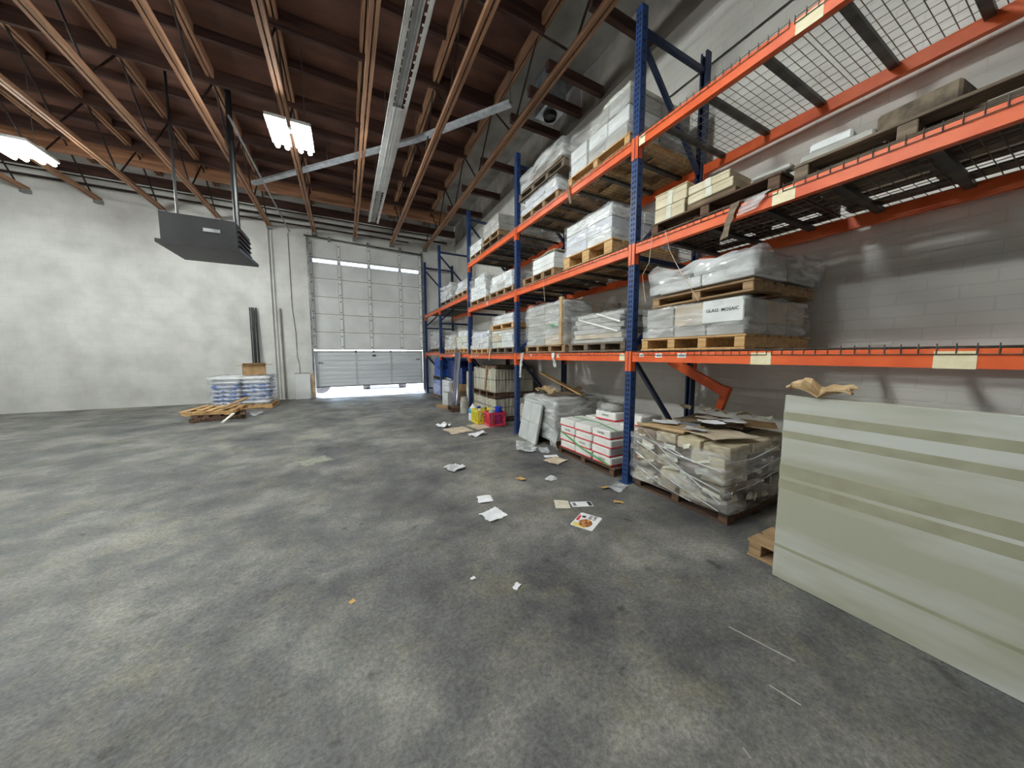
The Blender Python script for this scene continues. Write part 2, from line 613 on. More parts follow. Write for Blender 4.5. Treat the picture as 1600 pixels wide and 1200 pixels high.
def wrap_mesh(sx, sy, h, seed, amp=0.014, taper=0.0, top=0.22, m='film_clear', z0=0.003, tight=0.012, sag=None):
    """film wound round a stack sx * sy * h (centred, base z=0): creased skirt and a ragged turned-in top"""
    rnd = random.Random(seed)
    cr = 0.04
    per = []
    hx, hy = sx / 2 + tight, sy / 2 + tight
    n_side = 16
    pts = []
    for (ax, ay, bx, by) in ((-hx, -hy, hx, -hy), (hx, -hy, hx, hy), (hx, hy, -hx, hy), (-hx, hy, -hx, -hy)):
        for i in range(n_side):
            t = i / n_side
            pts.append((ax + (bx - ax) * t, ay + (by - ay) * t))
    n = len(pts)
    rows = max(5, int(h / 0.055))
    vs, fs = [], []
    off = Vector((seed * 5.1, seed * 2.7, seed * 0.9))
    for j in range(rows + 1):
        t = j / rows
        z = z0 + (h - z0 + 0.008) * t
        for i, (x, y) in enumerate(pts):
            nrm = Vector((x / hx if abs(x) > hx - 1e-4 else 0, y / hy if abs(y) > hy - 1e-4 else 0, 0))
            if nrm.length:
                nrm.normalize()
            s = i / n * 14
            w = noise.noise(Vector((s * 0.9 + z * 5, z * 9 - s * 0.7, 0)) + off)
            w2 = noise.noise(Vector((s * 2.6 - z * 14, z * 16, 4)) + off)
            d = amp * (0.25 + 0.9 * max(w, -0.25) + 0.5 * abs(w2))
            k = 1 - taper * t
            zz = z + (amp * 1.2 * w if 0 < j < rows else (amp * 1.6 * max(w, -0.2) if (j and top) else (-0.006 if j else 0.0)))
            if sag and j == rows:
                zz += 0
            vs.append((x * k + nrm.x * d, y * k + nrm.y * d, zz))
    for j in range(rows):
        for i in range(n):
            a, b = j * n + i, j * n + (i + 1) % n
            fs.append((a, b, b + n, a + n))
    if top:
        base = rows * n
        for lev in (0.45, 1.0):
            k0 = len(vs)
            for i, (x, y) in enumerate(pts):
                w = noise.noise(Vector((i * 0.35, lev * 3, 1)) + off)
                q = 1 - top * lev * (1 + 0.6 * w)
                q *= (1 - taper)
                vs.append((x * q, y * q, h + 0.014 + amp * abs(w) * 1.2))
            for i in range(n):
                a, b = base + i, base + (i + 1) % n
                fs.append((a, b, k0 + (i + 1) % n, k0 + i))
            base = k0
    mb = MB()
    mb.add(vs, fs)
    return mb.mesh('stretch_wrap', m, True)


def wrap(parent, sx, sy, h, seed, label=None, **kw):
    o = bpy.data.objects.new('stretch_wrap', wrap_mesh(sx, sy, h, seed, **kw))
    link(o, parent)
    if label:
        o['label'] = label
    return o


_PAL = {}


def pallet(label, xf, y0, y1, z, depth=1.05, wood='pallet_aged', h=0.125, n_str=4, rot=0.0, tilt=(0, 0), n_deck=6, name='wooden_pallet', blockw=0.075):
    """stringers run back from the aisle; boards lie along the aisle"""
    ly, lx = y1 - y0, depth
    t = thing(name, label, 'pallet', (xf + lx / 2, (y0 + y1) / 2, z), rot, 'wooden pallets')
    t.rotation_euler = (tilt[0], tilt[1], rot)
    tb = 0.018
    rnd = random.Random(int(abs(xf * 100 + y0 * 37 + z * 11)))
    bw = lx / (n_deck + 0.6) * 0.86
    for i in range(3):
        x = (-lx / 2 + bw / 2) + i * (lx - bw) / 2
        block('bottom_board', bw, ly, tb, wood, t, (x, 0, 0), bev=0.003)
    for i in range(n_str):
        y = (-ly / 2 + blockw / 2 + 0.005) + i * (ly - blockw - 0.01) / (n_str - 1)
        block('stringer', lx - 0.01, blockw, h - 2 * tb, wood, t, (0, y, tb), bev=0.004)
    for i in range(n_deck):
        x = (-lx / 2 + bw / 2) + i * (lx - bw) / (n_deck - 1)
        block('deck_board', bw, ly, tb, wood, t, (x, rnd.uniform(-0.006, 0.006), h - tb), (0, 0, rnd.uniform(-0.006, 0.006)), bev=0.003)
    return t


def stack(label, xf, y0, y1, z, depth, layers, mats, wrapkw=None, seed=0, jit=0.006, name='wrapped_carton_stack', cat='carton stack',
          group=None, rot=0.0, tilt=(0, 0), gap=0.004, part='carton', skew=0.0, tape=None):
    """layers: (height, count along aisle, count deep); one mesh per carton"""
    rnd = random.Random(seed + 100)
    ly, lx = y1 - y0, depth
    t = thing(name, label, cat, (xf + lx / 2, (y0 + y1) / 2, z), 0, group)
    t.rotation_euler = (tilt[0], tilt[1], rot)
    zz = 0.0
    for li, lay in enumerate(layers):
        hh, ny, nx = lay[:3]
        u0, u1 = (lay[3], lay[4]) if len(lay) > 4 else (0, 1)
        w = (u1 - u0) * ly
        cy, cx = w / ny, lx / nx
        for a in range(nx):
            for b in range(ny):
                m = mats[rnd.randrange(len(mats))] if isinstance(mats, (list, tuple)) else mats
                y = -ly / 2 + u0 * ly + (b + 0.5) * cy
                x = -lx / 2 + (a + 0.5) * cx
                c = block(part, cx - gap - 0.004, cy - gap - 0.004, hh - 0.003, m, t,
                          (x + rnd.uniform(-jit, jit) + skew * li, y + rnd.uniform(-jit, jit), zz), (0, 0, rnd.uniform(-jit, jit) * 2))
                if tape and a == 0:
                    block(tape[0], 0.003, (cy - gap) * tape[2], tape[3], tape[1], c, (-(cx - gap) / 2 - 0.001, 0, hh * tape[4]), bev=0)
        zz += hh
    if wrapkw is not None:
        kw = dict(wrapkw)
        lab = kw.pop('label', None)
        wrap(t, lx, ly, zz, seed, lab, **kw)
    t['height'] = zz
    return t


# ================================================================== THE ROOM
YE = 12.40      # inner face of the end wall
XW = 3.95       # inner face of the right wall
XL = -9.0
YB = -6.0
STREAKS = [((1.71, 0.85), (1.78, 0.60), 0.007), ((1.55, 0.60), (1.57, 0.50), 0.006), ((1.75, 4.80), (2.62, 4.78), 0.014), ((1.21, 0.53), (1.20, 0.50), 0.004)]
ZD = 6.36       # underside of the roof deck
DX0, DX1, DZ = -0.90, 2.66, 5.16   # loading door opening

floor = struct(MB().box(XL - 0.2, XW + 0.2, YB - 0.2, YE + 0.35, -0.2, 0.0).build('floor', 'concrete_floor'))
struct(MB().box(-60, 60, YE + 0.36, 80, -0.25, -0.03).build('ground_outside', 'asphalt_pale'))
we = MB()
we.box(XL, DX0, YE, YE + 0.25, 0, ZD + 0.2)
we.box(DX1, XW + 0.2, YE, YE + 0.25, 0, ZD + 0.2)
we.box(DX0, DX1, YE, YE + 0.25, DZ, ZD + 0.2)
wall_end = struct(we.build('wall_end', 'wall_block'))
# shallow pilaster in the end wall, left of the door
MB().box(-2.27, -1.92, YE - 0.09, YE, 0, 5.25).build('pilaster', 'wall_block', wall_end)
wall_right = struct(MB().box(XW, XW + 0.2, YB, YE, 0, 5.63).build('wall_right', 'wall_brick'))
MB().box(XW + 0.03, XW + 0.2, YB, YE, 5.63, ZD + 0.2).build('upper_panel', 'wall_upper', wall_right)
for i in range(13):
    MB().box(XW + 0.012, XW + 0.03, -2.4 + i * 1.22, -2.4 + i * 1.22 + 0.03, 5.63, ZD).build('seam_batten', 'wall_upper', wall_right)
MB().box(XW - 0.012, XW + 0.03, YB, YE, 5.60, 5.64).build('ledge_strip', 'wall_upper', wall_right)
struct(MB().box(XL - 0.2, XL, YB, YE, 0, ZD + 0.2).build('wall_left', 'wall_block'))
struct(MB().box(XL, XW, YB - 0.2, YB, 0, ZD + 0.2).build('wall_back', 'wall_block'))

for (p, q, w_) in STREAKS:
    MB().bar((*p, 0.0003), (*q, 0.0003), w_, 0.0006).build('paint_streak', 'streak', floor)

ceiling = struct(MB().box(XL, 2.92, YB, YE, ZD, ZD + 0.15).build('ceiling', 'deck_wood'))
MB().box(2.922, XW, YB, YE, ZD, ZD + 0.15).build('painted_deck', 'deck_grey', ceiling)

# open-web trusses along the building: paired wood chords, steel tube webs
JX = [2.79 - 1.165 * k for k in range(9)]
ZB = 5.30
top_me = MB().box(-0.055, -0.012, -2.0, YE - 0.02, 6.20, ZD - 0.004).mesh('top_chord', 'chord_wood')
top_me2 = MB().box(0.012, 0.055, -2.0, YE - 0.02, 6.20, ZD - 0.004).mesh('top_chord', 'chord_wood')
bot_me = MB().box(-0.055, -0.010, -2.0, YE - 0.02, ZB, ZB + 0.075).mesh('bottom_chord', 'chord_wood')
bot_me2 = MB().box(0.010, 0.055, -2.0, YE - 0.02, ZB, ZB + 0.075).mesh('bottom_chord', 'chord_wood')
PITCH = 1.7
web_a = MB().tube((0, 0, ZB + 0.02), (0, PITCH / 2, 6.26), 0.016, 6).mesh('web_tube', 'web_steel')
web_b = MB().tube((0, PITCH / 2, 6.26), (0, PITCH, ZB + 0.02), 0.016, 6).mesh('web_tube', 'web_steel')
shoe_me = MB().box(-0.07, 0.07, YE - 0.12, YE - 0.004, ZB - 0.07, ZB + 0.02).mesh('bearing_shoe', 'rail_steel')
for jx in JX:
    tr = holder('truss', ceiling, (jx, 0, 0))
    for nm, me in (('top_chord', top_me), ('top_chord', top_me2), ('bottom_chord', bot_me), ('bottom_chord', bot_me2)):
        link(bpy.data.objects.new(nm, me), tr)
    link(bpy.data.objects.new('bearing_shoe', shoe_me), tr)
    y = YE - 0.25 - PITCH * 7
    for k in range(7):
        for me in (web_a, web_b):
            o = bpy.data.objects.new('web_tube', me)
            o.location = (0, y + k * PITCH, 0)
            link(o, tr)
# cross purlins under the deck, between trusses
for k, y in enumerate([1.8, 2.65, 3.5, 4.35, 5.2, 6.05, 6.9, 7.75, 8.6, 9.45, 10.3, 11.0]):
    big = k % 2 == 1
    MB().box(XL + 0.01, 2.79, y - 0.03, y + 0.03, 6.12 if big else 6.22, ZD - 0.002).build('purlin', 'purlin_wood', ceiling)
MB().box(XL + 0.01, 3.4, 11.42, 11.54, 5.98, ZD - 0.002).build('cross_beam', 'ledger_wood', ceiling)
MB().box(XL + 0.01, XW - 0.02, YE - 0.10, YE - 0.004, 5.9, 6.12).build('ledger', 'purlin_wood', ceiling)
# stub purlins running on from the last truss to the right wall
for y, z in ((4.35, 5.72), (4.9, 5.74), (5.55, 5.72), (7.0, 5.72), (8.3, 5.72), (9.6, 5.72), (2.6, 5.74), (3.4, 5.74)):
    MB().box(2.86, XW - 0.01, y - 0.04, y + 0.04, z - 0.07, z + 0.07).build('stub_purlin', 'purlin_wood', ceiling)
# dark pipes above the door
for (x0, x1, y, z, r) in ((XL + .02, 3.6, YE - 0.16, 5.62, 0.03), (XL + .02, 3.2, YE - 0.2, 5.78, 0.018), (-2.6, 2.2, YE - 0.14, 5.45, 0.02)):
    tag(MB().tube((x0, y, z), (x1, y, z), r, 8).build('pipe', 'web_steel'), {0.03: 'thick dark pipe running level above the loading door', 0.018: 'thin dark pipe, highest of those above the loading door', 0.02: 'dark pipe, lowest of those above the loading door'}[r], 'pipe')

# ------------------------------------------------------------------ loading door
door = holder('door_1', None)
struct(door)
yd = YE + 0.10          # inner face of the panels
stx = [-0.86, -0.05, 0.87, 1.90, 2.60]
rows = [5.14, 4.58, 3.92, 3.33, 2.76, 2.17, 1.60]
MB().box(DX0 + 0.001, DX1 - 0.001, yd + 0.035, yd + 0.05, 4.60, 5.15).build('backing', 'door_white', door)
for r in range(6):
    zt, zb = rows[r], rows[r + 1]
    sec = holder('section', door)
    for c in range(4):
        xa, xb = stx[c] + 0.04, stx[c + 1] - 0.04
        if r == 1:
            # glazed slit along the top of this section
            MB().box(xa, xb, yd + 0.012, yd + 0.035, zb + 0.012, zt - 0.13).build('panel', 'door_white', sec)
            MB().box(xa, xb, yd + 0.016, yd + 0.022, zt - 0.125, zt - 0.03).build('window_pane', 'window_glass', sec)
        else:
            MB().box(xa, xb, yd + 0.012 + 0.003 * ((r + c) % 2), yd + 0.035, zb + 0.012, zt - 0.012).build('panel', 'door_white', sec)
    MB().box(stx[0] - 0.035, stx[4] + 0.058, yd + 0.0, yd + 0.035, zt - 0.026, zt + 0.012).build('rail', 'door_stile', sec)
    MB().box(stx[0] - 0.03, stx[4] + 0.04, yd - 0.004, yd + 0.03, zb + 0.012, zb + 0.024).build('joint', 'grime', sec)
    for c, x in enumerate(stx[:4] + [stx[4] + 0.012]):
        MB().box(x - 0.045, x + 0.045, yd - 0.010, yd + 0.035, zb + 0.026, zt - 0.03).build('stile', 'door_stile', sec)
        MB().box(x - 0.052, x + 0.052, yd + 0.004, yd + 0.03, zb + 0.026, zt - 0.03).build('stile_gap', 'grime', sec)
        hb = MB()
        for zz in (zb + 0.1, zt - 0.12):
            hb.box(x - 0.016, x + 0.016, yd - 0.014, yd - 0.007, zz - 0.02, zz + 0.02)
        hb.build('hinge', 'grime', sec)
# two lower steel sections hang a little forward and askew, leaving a bright line above them
for r, (zt, zb) in enumerate(((1.545, 0.885), (0.884, 0.37))):
    sec = holder('steel_section', door, (0.88, YE + 0.075, 0), (0, R(-0.35), 0))
    w = 1.768
    MB().box(-w, w, 0.0, 0.03, zb, zt).build('skin', 'door_steel', sec)
    for k in range(4):
        z = zb + (k + 0.5) * (zt - zb) / 4
        MB().prism([(-w + .01, z - 0.055), (w - .01, z - 0.055), (w - .01, z + 0.055), (-w + .01, z + 0.055)], 0.0, 0.022, Matrix.Rotation(R(90), 4, 'X')).build('rib', 'door_steel', sec)
    for x in (-1.70, -0.52, 0.62, 1.70):
        MB().box(x - 0.03, x + 0.03, -0.034, 0.0, zb + 0.004, zt - 0.004).build('stile', 'rail_light', sec)
    if r == 0:
        MB().box(-w, w, -0.02, 0.03, zt - 0.02, zt + 0.015).build('edge_rail', 'rail_steel', sec)
        for x in (-0.52, 0.05, 0.62):
            MB().box(x - 0.03, x + 0.03, -0.045, -0.02, zt - 0.03, zt + 0.04).build('hinge', 'grime', sec)
        MB().box(0.0, 0.12, -0.03, -0.01, zt - 0.17, zt - 0.11).build('handle', 'grime', sec)
        MB().box(-1.66, -1.52, -0.045, -0.01, zt - 0.40, zt - 0.35).build('latch', 'rail_steel', sec)
        MB().box(1.52, 1.66, -0.03, -0.01, zt - 0.30, zt - 0.26).build('latch', 'rail_steel', sec)
    else:
        MB().box(-w, w, -0.015, 0.035, zb - 0.03, zb + 0.0).build('bottom_seal', 'grime', sec)
# tracks at each side, spring shaft above
MB().box(DX0 - 0.05, DX0 + 0.0, YE - 0.05, YE - 0.004, 0.3, 5.2).build('track', 'rail_steel', door)
MB().box(DX1 - 0.03, DX1 + 0.04, YE - 0.05, YE - 0.004, 0.1, 5.2).build('track', 'rail_steel', door)
MB().tube((DX0 - 0.1, YE - 0.06, 5.20), (0.9, YE - 0.07, 5.14), 0.022, 8).build('spring_shaft', 'grime', door)
MB().tube((0.9, YE - 0.07, 5.14), (DX1, YE - 0.06, 5.10), 0.03, 8).build('spring_shaft', 'grime', door)
for x in (-0.3, 0.85, 1.9):
    MB().box(x - 0.04, x + 0.04, YE - 0.1, YE - 0.004, 5.10, 5.24).build('bracket', 'rail_steel', door)

# vehicle parked outside, seen only under the door
tk = thing('truck', 'pale truck parked outside, glimpsed under the loading door', 'truck', (1.52, 14.6, -0.03))
MB().box(-0.95, 0.95, 0.15, 4.5, 0.62, 2.4).build('body', 'truck_paint', tk)
MB().prism([(-0.9, 0.05), (0.9, 0.05), (0.8, -0.12), (-0.8, -0.12)], 0.42, 0.62).build('bumper', 'truck_paint', tk)
MB().prism([(-0.45, 0.2), (0.5, 0.2), (0.4, 0.1), (-0.35, 0.1)], 0.16, 0.42).build('skid_plate', 'truck_paint', tk)
for x in (-0.74, 0.74):
    MB().tube((x - 0.13, 0.5, 0.345), (x + 0.13, 0.5, 0.345), 0.345, 24).build('wheel', 'tyre', tk)
    MB().tube((x - 0.13, 3.4, 0.345), (x + 0.13, 3.4, 0.345), 0.345, 24).build('wheel', 'tyre', tk)
tk2 = thing('car', 'pale car parked outside at the left of the door gap', 'car', (-2.4, 14.2, -0.03))
MB().prism([(-2.2, 0), (1.7, 0), (1.7, 1.7), (-2.2, 1.7)], 0.42, 1.1).build('body', 'truck_paint', tk2)
MB().prism([(-1.4, 0.15), (0.9, 0.15), (0.7, 1.55), (-1.2, 1.55)], 1.1, 1.6).build('cabin', 'truck_paint', tk2)
for x in (-1.2, 1.55):
    for y in (0.1, 1.6):
        MB().tube((x, y - 0.1, 0.33), (x, y + 0.1, 0.33), 0.33, 24).build('wheel', 'tyre', tk2)

#==SECTION2==

# ================================================================== LIGHT FIXTURES AND CEILING FITTINGS
def high_bay(label, x, y, z=4.98, rz=0.0):
    t = thing('high_bay_light', label, 'light', (x, y, z), rz, 'lit high bay lights')
    for s in (-1, 1):
        h = MB()
        h.box(-0.135, 0.135, -0.36, 0.36, 0.012, 0.06)
        hs = h.build('housing', 'lamp_body', t, (s * 0.165, 0, 0))
        for q in (-1, 1):
            MB().tube((0, -0.35, -0.028), (0, 0.35, -0.028), 0.034, 10).build('lamp_tube', 'led', hs, (q * 0.068, 0, 0))
    MB().box(-0.30, 0.30, -0.05, 0.05, 0.06, 0.10).build('bridge', 'lamp_body', t)
    for s in (-1, 1):
        MB().tube((s * 0.2, 0, 0.10), (s * 0.2, 0, ZD - z - 0.002), 0.006, 6).build('hanger_wire', 'wire_steel', t)
    return t


high_bay('bright twin-panel high bay light above the aisle in front of the loading door', -0.63, 6.6)
high_bay('added twin-panel high bay light right above the near end of the aisle', -0.63, 1.9)  # added lamp out of view, lights the near aisle
high_bay('added twin-panel high bay light far left, level with the one in front of the door', -4.9, 6.6)  # unseen lamp, added for light from the left
high_bay('added twin-panel high bay light far left, level with the near end of the aisle', -4.9, 1.9)  # second unseen lamp added to light the aisle side of the loads
high_bay('added twin-panel high bay light far left, nearest the end wall', -4.9, 9.2)  # lamp added to brighten the end wall, no known fixture there

# long white slotted strip hung under the trusses
t = thing('strip_light_run', 'long unlit white slotted strip light run hanging along the aisle', 'strip light', (0.86, 0, 5.10))
Y0, Y1 = 1.6, 10.05
for s in (-1, 1):
    b = MB()
    xo = s * 0.105
    b.box(xo - 0.022, xo + 0.03, Y0, Y1, 0, 0.006)
    b.box(xo + s * 0.026, xo + s * 0.03, Y0, Y1, 0, 0.035)
    b.build('flange', 'channel_white', t)
    ties = MB()
    xi = s * 0.074
    k = Y0
    while k < Y1:
        ties.box(xi - 0.012, xi + 0.012, k, k + 0.03, 0.0, 0.004)
        k += 0.13
    ties.build('slot_ties', 'channel_white', t, kind='stuff')
mid = MB()
n = 18
for k in range(n):
    a0, a1 = -1 + 2 * k / n, -1 + 2 * (k + 1) / n
    z = lambda a: 0.006 + 0.034 * abs(math.sin(a * math.pi * 1.5))
    mid.add([(a0 * 0.054, Y0, z(a0)), (a1 * 0.054, Y0, z(a1)), (a1 * 0.054, Y1, z(a1)), (a0 * 0.054, Y1, z(a0))], [(0, 1, 2, 3)])
mid.box(-0.035, 0.035, Y0, Y1, 0.042, 0.06)
mid.build('reflector', 'reflector_grey', t)
cv = MB().box(-0.09, 0.09, 5.35, 8.1, -0.004, 0.008)
for k in range(-1, 2):
    cv.box(k * 0.045 - 0.006, k * 0.045 + 0.006, 5.35, 8.1, -0.012, -0.004)
cv.build('cover_plate', 'channel_white', t)
for y in (2.4, 4.6, 6.8, 9.0):
    MB().tube((0, y, 0.06), (0, y, ZD - 5.10 - 0.002), 0.006, 6).build('hanger_wire', 'wire_steel', t)

# silver duct running askew across the trusses
t = thing('foil_duct', 'silver foil duct running diagonally across the roof trusses', 'duct', (0, 0, 0))
P = [Vector((-1.88, 10.53, 5.72)), Vector((-0.17, 8.69, 5.72)), Vector((1.44, 6.95, 5.72)), Vector((2.7, 5.25, 5.72))]
for i in range(3):
    MB().bar(P[i], P[i + 1], 0.13, 0.05).build('sleeve', 'foil', t)
    MB().bar(P[i] + Vector((0.05, 0.06, 0.05)), P[i + 1] + Vector((0.05, 0.06, 0.05)), 0.07, 0.06).build('housing', 'web_steel', t)
for p in P:
    MB().tube(p, (p.x, p.y, ZD - 0.002), 0.006, 6).build('hanger_wire', 'wire_steel', t)

# sloping thin steel pipe left of the first truss
tag(MB().tube((-1.55, 7.2, 5.36), (-1.35, 12.2, 5.2), 0.018, 8).build('sprinkler_pipe', 'rail_steel'), 'thin grey pipe running to the top left corner of the loading door', 'pipe')

# exhaust fan by the right wall
t = thing('exhaust_fan', 'square exhaust fan with round black throat under the roof by the right wall', 'fan', (3.45, 5.15, 5.62))
b = MB()
b.box(-0.2, 0.2, -0.2, 0.2, 0.10, ZD - 5.62 - 0.002)
b.build('housing', 'galvanised', t)
ring = MB()
for i in range(20):
    a0, a1 = 2 * math.pi * i / 20, 2 * math.pi * (i + 1) / 20
    ring.add([(0.13 * math.cos(a0), 0.13 * math.sin(a0), 0.1), (0.13 * math.cos(a1), 0.13 * math.sin(a1), 0.1), (0.11 * math.cos(a1), 0.11 * math.sin(a1), 0.03), (0.11 * math.cos(a0), 0.11 * math.sin(a0), 0.03)], [(0, 1, 2, 3)])
ring.build('throat', 'plastic_black', t)
MB().tube((0, 0, 0.06), (0, 0, 0.099), 0.108, 20).build('impeller', 'plastic_black', t)

# unit heater hung at the left
t = thing('unit_heater', 'black unit heater hanging from a post at the upper left', 'heater', (-2.15, 8.1, 3.28))
MB().box(-0.5, 0.5, -0.48, 0.5, 0.06, 0.52).build('case', 'heater_black', t)
MB().prism([(-0.56, -0.52), (0.55, -0.52), (0.60, 0.62), (-0.56, 0.62)], 0.0, 0.06).build('base_flange', 'heater_black', t)
for k in range(4):
    MB().bar((0.515, -0.4, 0.13 + k * 0.09), (0.515, 0.42, 0.13 + k * 0.09), 0.05, 0.012).build('louvre', 'web_steel', t)
MB().box(0.05, 0.28, -0.492, -0.479, 0.28, 0.34).build('nameplate', 'rail_steel', t)
MB().tube((0.43, -0.05, 0.52), (0.43, -0.05, ZD - 3.28 - 0.002), 0.05, 10).build('hanger_post', 'heater_black', t)
MB().tube((-0.4, -0.05, 0.52), (-0.4, -0.05, ZD - 3.28 - 0.002), 0.02, 8).build('hanger_rod', 'heater_black', t)
# conduits and cable on the end wall
def pipe_on_wall(name, label, pts, r, m):
    return tag(MB().path(pts, r, 8).build(name, m), label, 'pipe')


yw = YE - 0.03
pipe_on_wall('conduit', 'full-height white conduit on the end wall between heater and door', [(-1.86, yw, 0.02), (-1.86, yw, 5.2)], 0.022, 'door_stile')
pipe_on_wall('stub_conduit', 'shorter grey conduit rising from the floor beside the full-height one', [(-1.72, yw, 0.02), (-1.74, yw, 2.87)], 0.026, 'wall_upper')
pipe_on_wall('door_cable', 'thin dark cable running down the end wall to the white board', [(-1.42, yw + .02, 5.2), (-1.42, yw + .02, 2.9), (-1.36, yw + .02, 2.15), (-1.36, yw + .02, 1.35), (-1.31, yw + .02, 1.15), (-1.31, yw + .02, 0.5)], 0.008, 'grime')
pipe_on_wall('wall_cable', 'thin dark cable sagging along the right wall above the racks', [(XW - .02, -1, 4.80), (XW - .02, 2.2, 4.79), (XW - .02, 4.5, 4.8), (XW - .02, 6.2, 4.78)], 0.009, 'grime')

# ================================================================== PALLET RACKS
UY = [-0.08, 2.47, 5.04, 7.47, 10.15, 12.18]
XF, XR_ = 2.73, 3.76      # centre of front / rear posts
PW = 0.078
UH = 4.80
LV = [1.435, 2.54, 3.58]   # beam tops, near rack
LVF = [1.46, 2.89]         # far rack


def post_mesh(face):
    b = MB()
    h = PW / 2
    # open channel: web on the `face` side, two flanges, returned lips
    s = face
    b.box(min(s * h, s * (h - .006)), max(s * h, s * (h - .006)), -h, h, 0.008, UH)
    for q in (-1, 1):
        b.box(-h, h, min(q * h, q * (h - .006)), max(q * h, q * (h - .006)), 0.008, UH)
        b.box(min(-s * h, -s * (h - .006)), max(-s * h, -s * (h - .006)), min(q * h, q * (h - .022)), max(q * h, q * (h - .022)), 0.008, UH)
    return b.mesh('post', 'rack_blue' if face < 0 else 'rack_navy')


POST_F, POST_R = post_mesh(-1), post_mesh(1)
sl = MB()
z = 0.08
while z < UH - 0.05:
    for y in (-0.014, 0.014):
        sl.prism([(-PW / 2 - 0.0008, y - 0.008), (-PW / 2 + 0.001, y - 0.008), (-PW / 2 + 0.001, y + 0.008), (-PW / 2 - 0.0008, y + 0.008)], z, z + 0.03)
    z += 0.052
SLOT = sl.mesh('slot_row', 'slot_dark')
sl = MB()
z = 0.1
while z < UH - 0.05:
    sl.box(-0.012, 0.006, -PW / 2 - 0.0008, -PW / 2 + 0.001, z, z + 0.02)
    z += 0.104
SLOT2 = sl.mesh('side_hole_row', 'slot_dark')
PLATE = MB().box(-0.07, 0.07, -0.06, 0.06, 0, 0.008).mesh('base_plate', 'rack_blue')
DEP = XR_ - XF


def upright(rack, y, first=0):
    fr = holder('upright_frame', rack, (XF, y, 0))
    for x, me in ((0, POST_F), (DEP, POST_R)):
        o = bpy.data.objects.new('post', me)
        o.location = (x, 0, 0)
        link(o, fr)
        o = bpy.data.objects.new('base_plate', PLATE)
        o.location = (x, 0, 0)
        link(o, fr)
    o = link(bpy.data.objects.new('slot_row', SLOT), fr)
    o['kind'] = 'stuff'
    o = link(bpy.data.objects.new('side_hole_row', SLOT2), fr)
    o['kind'] = 'stuff'
    a, e = PW / 2, DEP - PW / 2
    for z in (0.18, 2.42, 4.60):
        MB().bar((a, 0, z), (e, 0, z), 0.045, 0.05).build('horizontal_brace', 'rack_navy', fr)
    zs = [(4.40, 3.42), (3.35, 2.52)]
    for i, (z0, z1) in enumerate(((4.48, 3.50), (2.52, 3.42), (2.32, 1.45), (1.36, 0.28))):
        p, q = (a, 0, z0), (e, 0, z1)
        if i == 1:
            p, q = (a, 0, 2.52), (e, 0, 3.42)
        if i == 2:
            p, q = (a, 0, 1.50), (e, 0, 2.34)
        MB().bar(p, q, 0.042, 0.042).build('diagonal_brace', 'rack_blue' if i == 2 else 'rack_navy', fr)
    return fr


BH = 0.098


def beam(rack, y0, y1, z, front=True, stickers=()):
    """box beam, top at z, hooked to the posts with tall end plates"""
    ya, yb = y0 + PW / 2 + 0.001, y1 - PW / 2 - 0.001
    x = XF - PW / 2 if front else XR_ + PW / 2
    s = 1 if front else -1
    b = MB()
    xa, xb = sorted((x, x + s * 0.048))
    b.box(xa, xb, ya, yb, z - BH, z)
    b.box(*sorted((x + s * 0.02, x + s * 0.0485)), ya, yb, z - 0.001, z + 0.0)
    o = b.build('beam', 'rack_orange', rack)
    for yy, q in ((ya, -1), (yb, 1)):
        c = MB()
        # plate wraps the post corner
        c.box(*sorted((x - s * 0.006, x + s * 0.05)), *sorted((yy, yy - q * 0.006)), z - 0.20, z + 0.012)
        c.box(*sorted((x - s * 0.006, x - s * 0.0012)), *sorted((yy - q * 0.006, yy + q * 0.034)), z - 0.20, z + 0.012)
        c.build('end_plate', 'rack_orange', o)
    for (yy, w, m, hh) in stickers:
        MB().box(x - s * 0.0022, x - s * 0.0006, yy - w / 2, yy + w / 2, z - 0.012 - hh, z - 0.012).build('placard' if m == 'sticker_cream' else 'barcode_label', m, o)
        if m == 'sticker_white':
            k = MB()
            for j in range(5):
                k.box(x - s * 0.003, x - s * 0.0022, yy - w * 0.32 + j * w * 0.13, yy - w * 0.32 + j * w * 0.13 + w * 0.07, z - 0.018 - hh * 0.7, z - 0.02 - hh * 0.2)
            k.build('print', 'ink_grey', o)
    return o


_WD = {}


def wire_deck(rack, y0, y1, z):
    """two welded wire panels with three steel channels each"""
    ya, yb = y0 + PW / 2 + 0.02, y1 - PW / 2 - 0.02
    half = (yb - ya) / 2
    xa, xb = XF - PW / 2 - 0.004, XR_ + PW / 2 - 0.02
    for k in range(2):
        w = half - 0.02
        key = round(w, 3)
        if key not in _WD:
            b = MB()
            n = int(w / 0.058)
            for i in range(n + 1):
                y = i * w / n
                b.tube((xa - XF, y, 0.006), (xb - XF, y, 0.006), 0.0028, 4)
                b.tube((xa - XF, y, 0.026), (xa - XF, y, -0.03), 0.0028, 4)
            m = 11
            for i in range(m + 1):
                x = xa - XF + 0.001 + i * (xb - xa - 0.002) / m
                b.tube((x, 0, 0.011), (x, w, 0.011), 0.0028, 4)
            b.tube((xa - XF - 0.003, 0, -0.028), (xa - XF - 0.003, w, -0.028), 0.0028, 4)
            ch = MB()
            ch.box(xa - XF + 0.05, xb - XF - 0.03, -0.025, 0.025, -0.030, 0.002)
            _WD[key] = (b.mesh('wire_deck', 'wire_steel'), ch.mesh('support_channel', 'channel_steel'))
        me, chm = _WD[key]
        o = bpy.data.objects.new('wire_deck', me)
        o.location = (XF, ya + k * (half + 0.01), z)
        link(o, rack)
        for f in (0.16, 0.5, 0.84):
            c = bpy.data.objects.new('support_channel', chm)
            c.location = (0, w * f, 0)
            link(c, o)


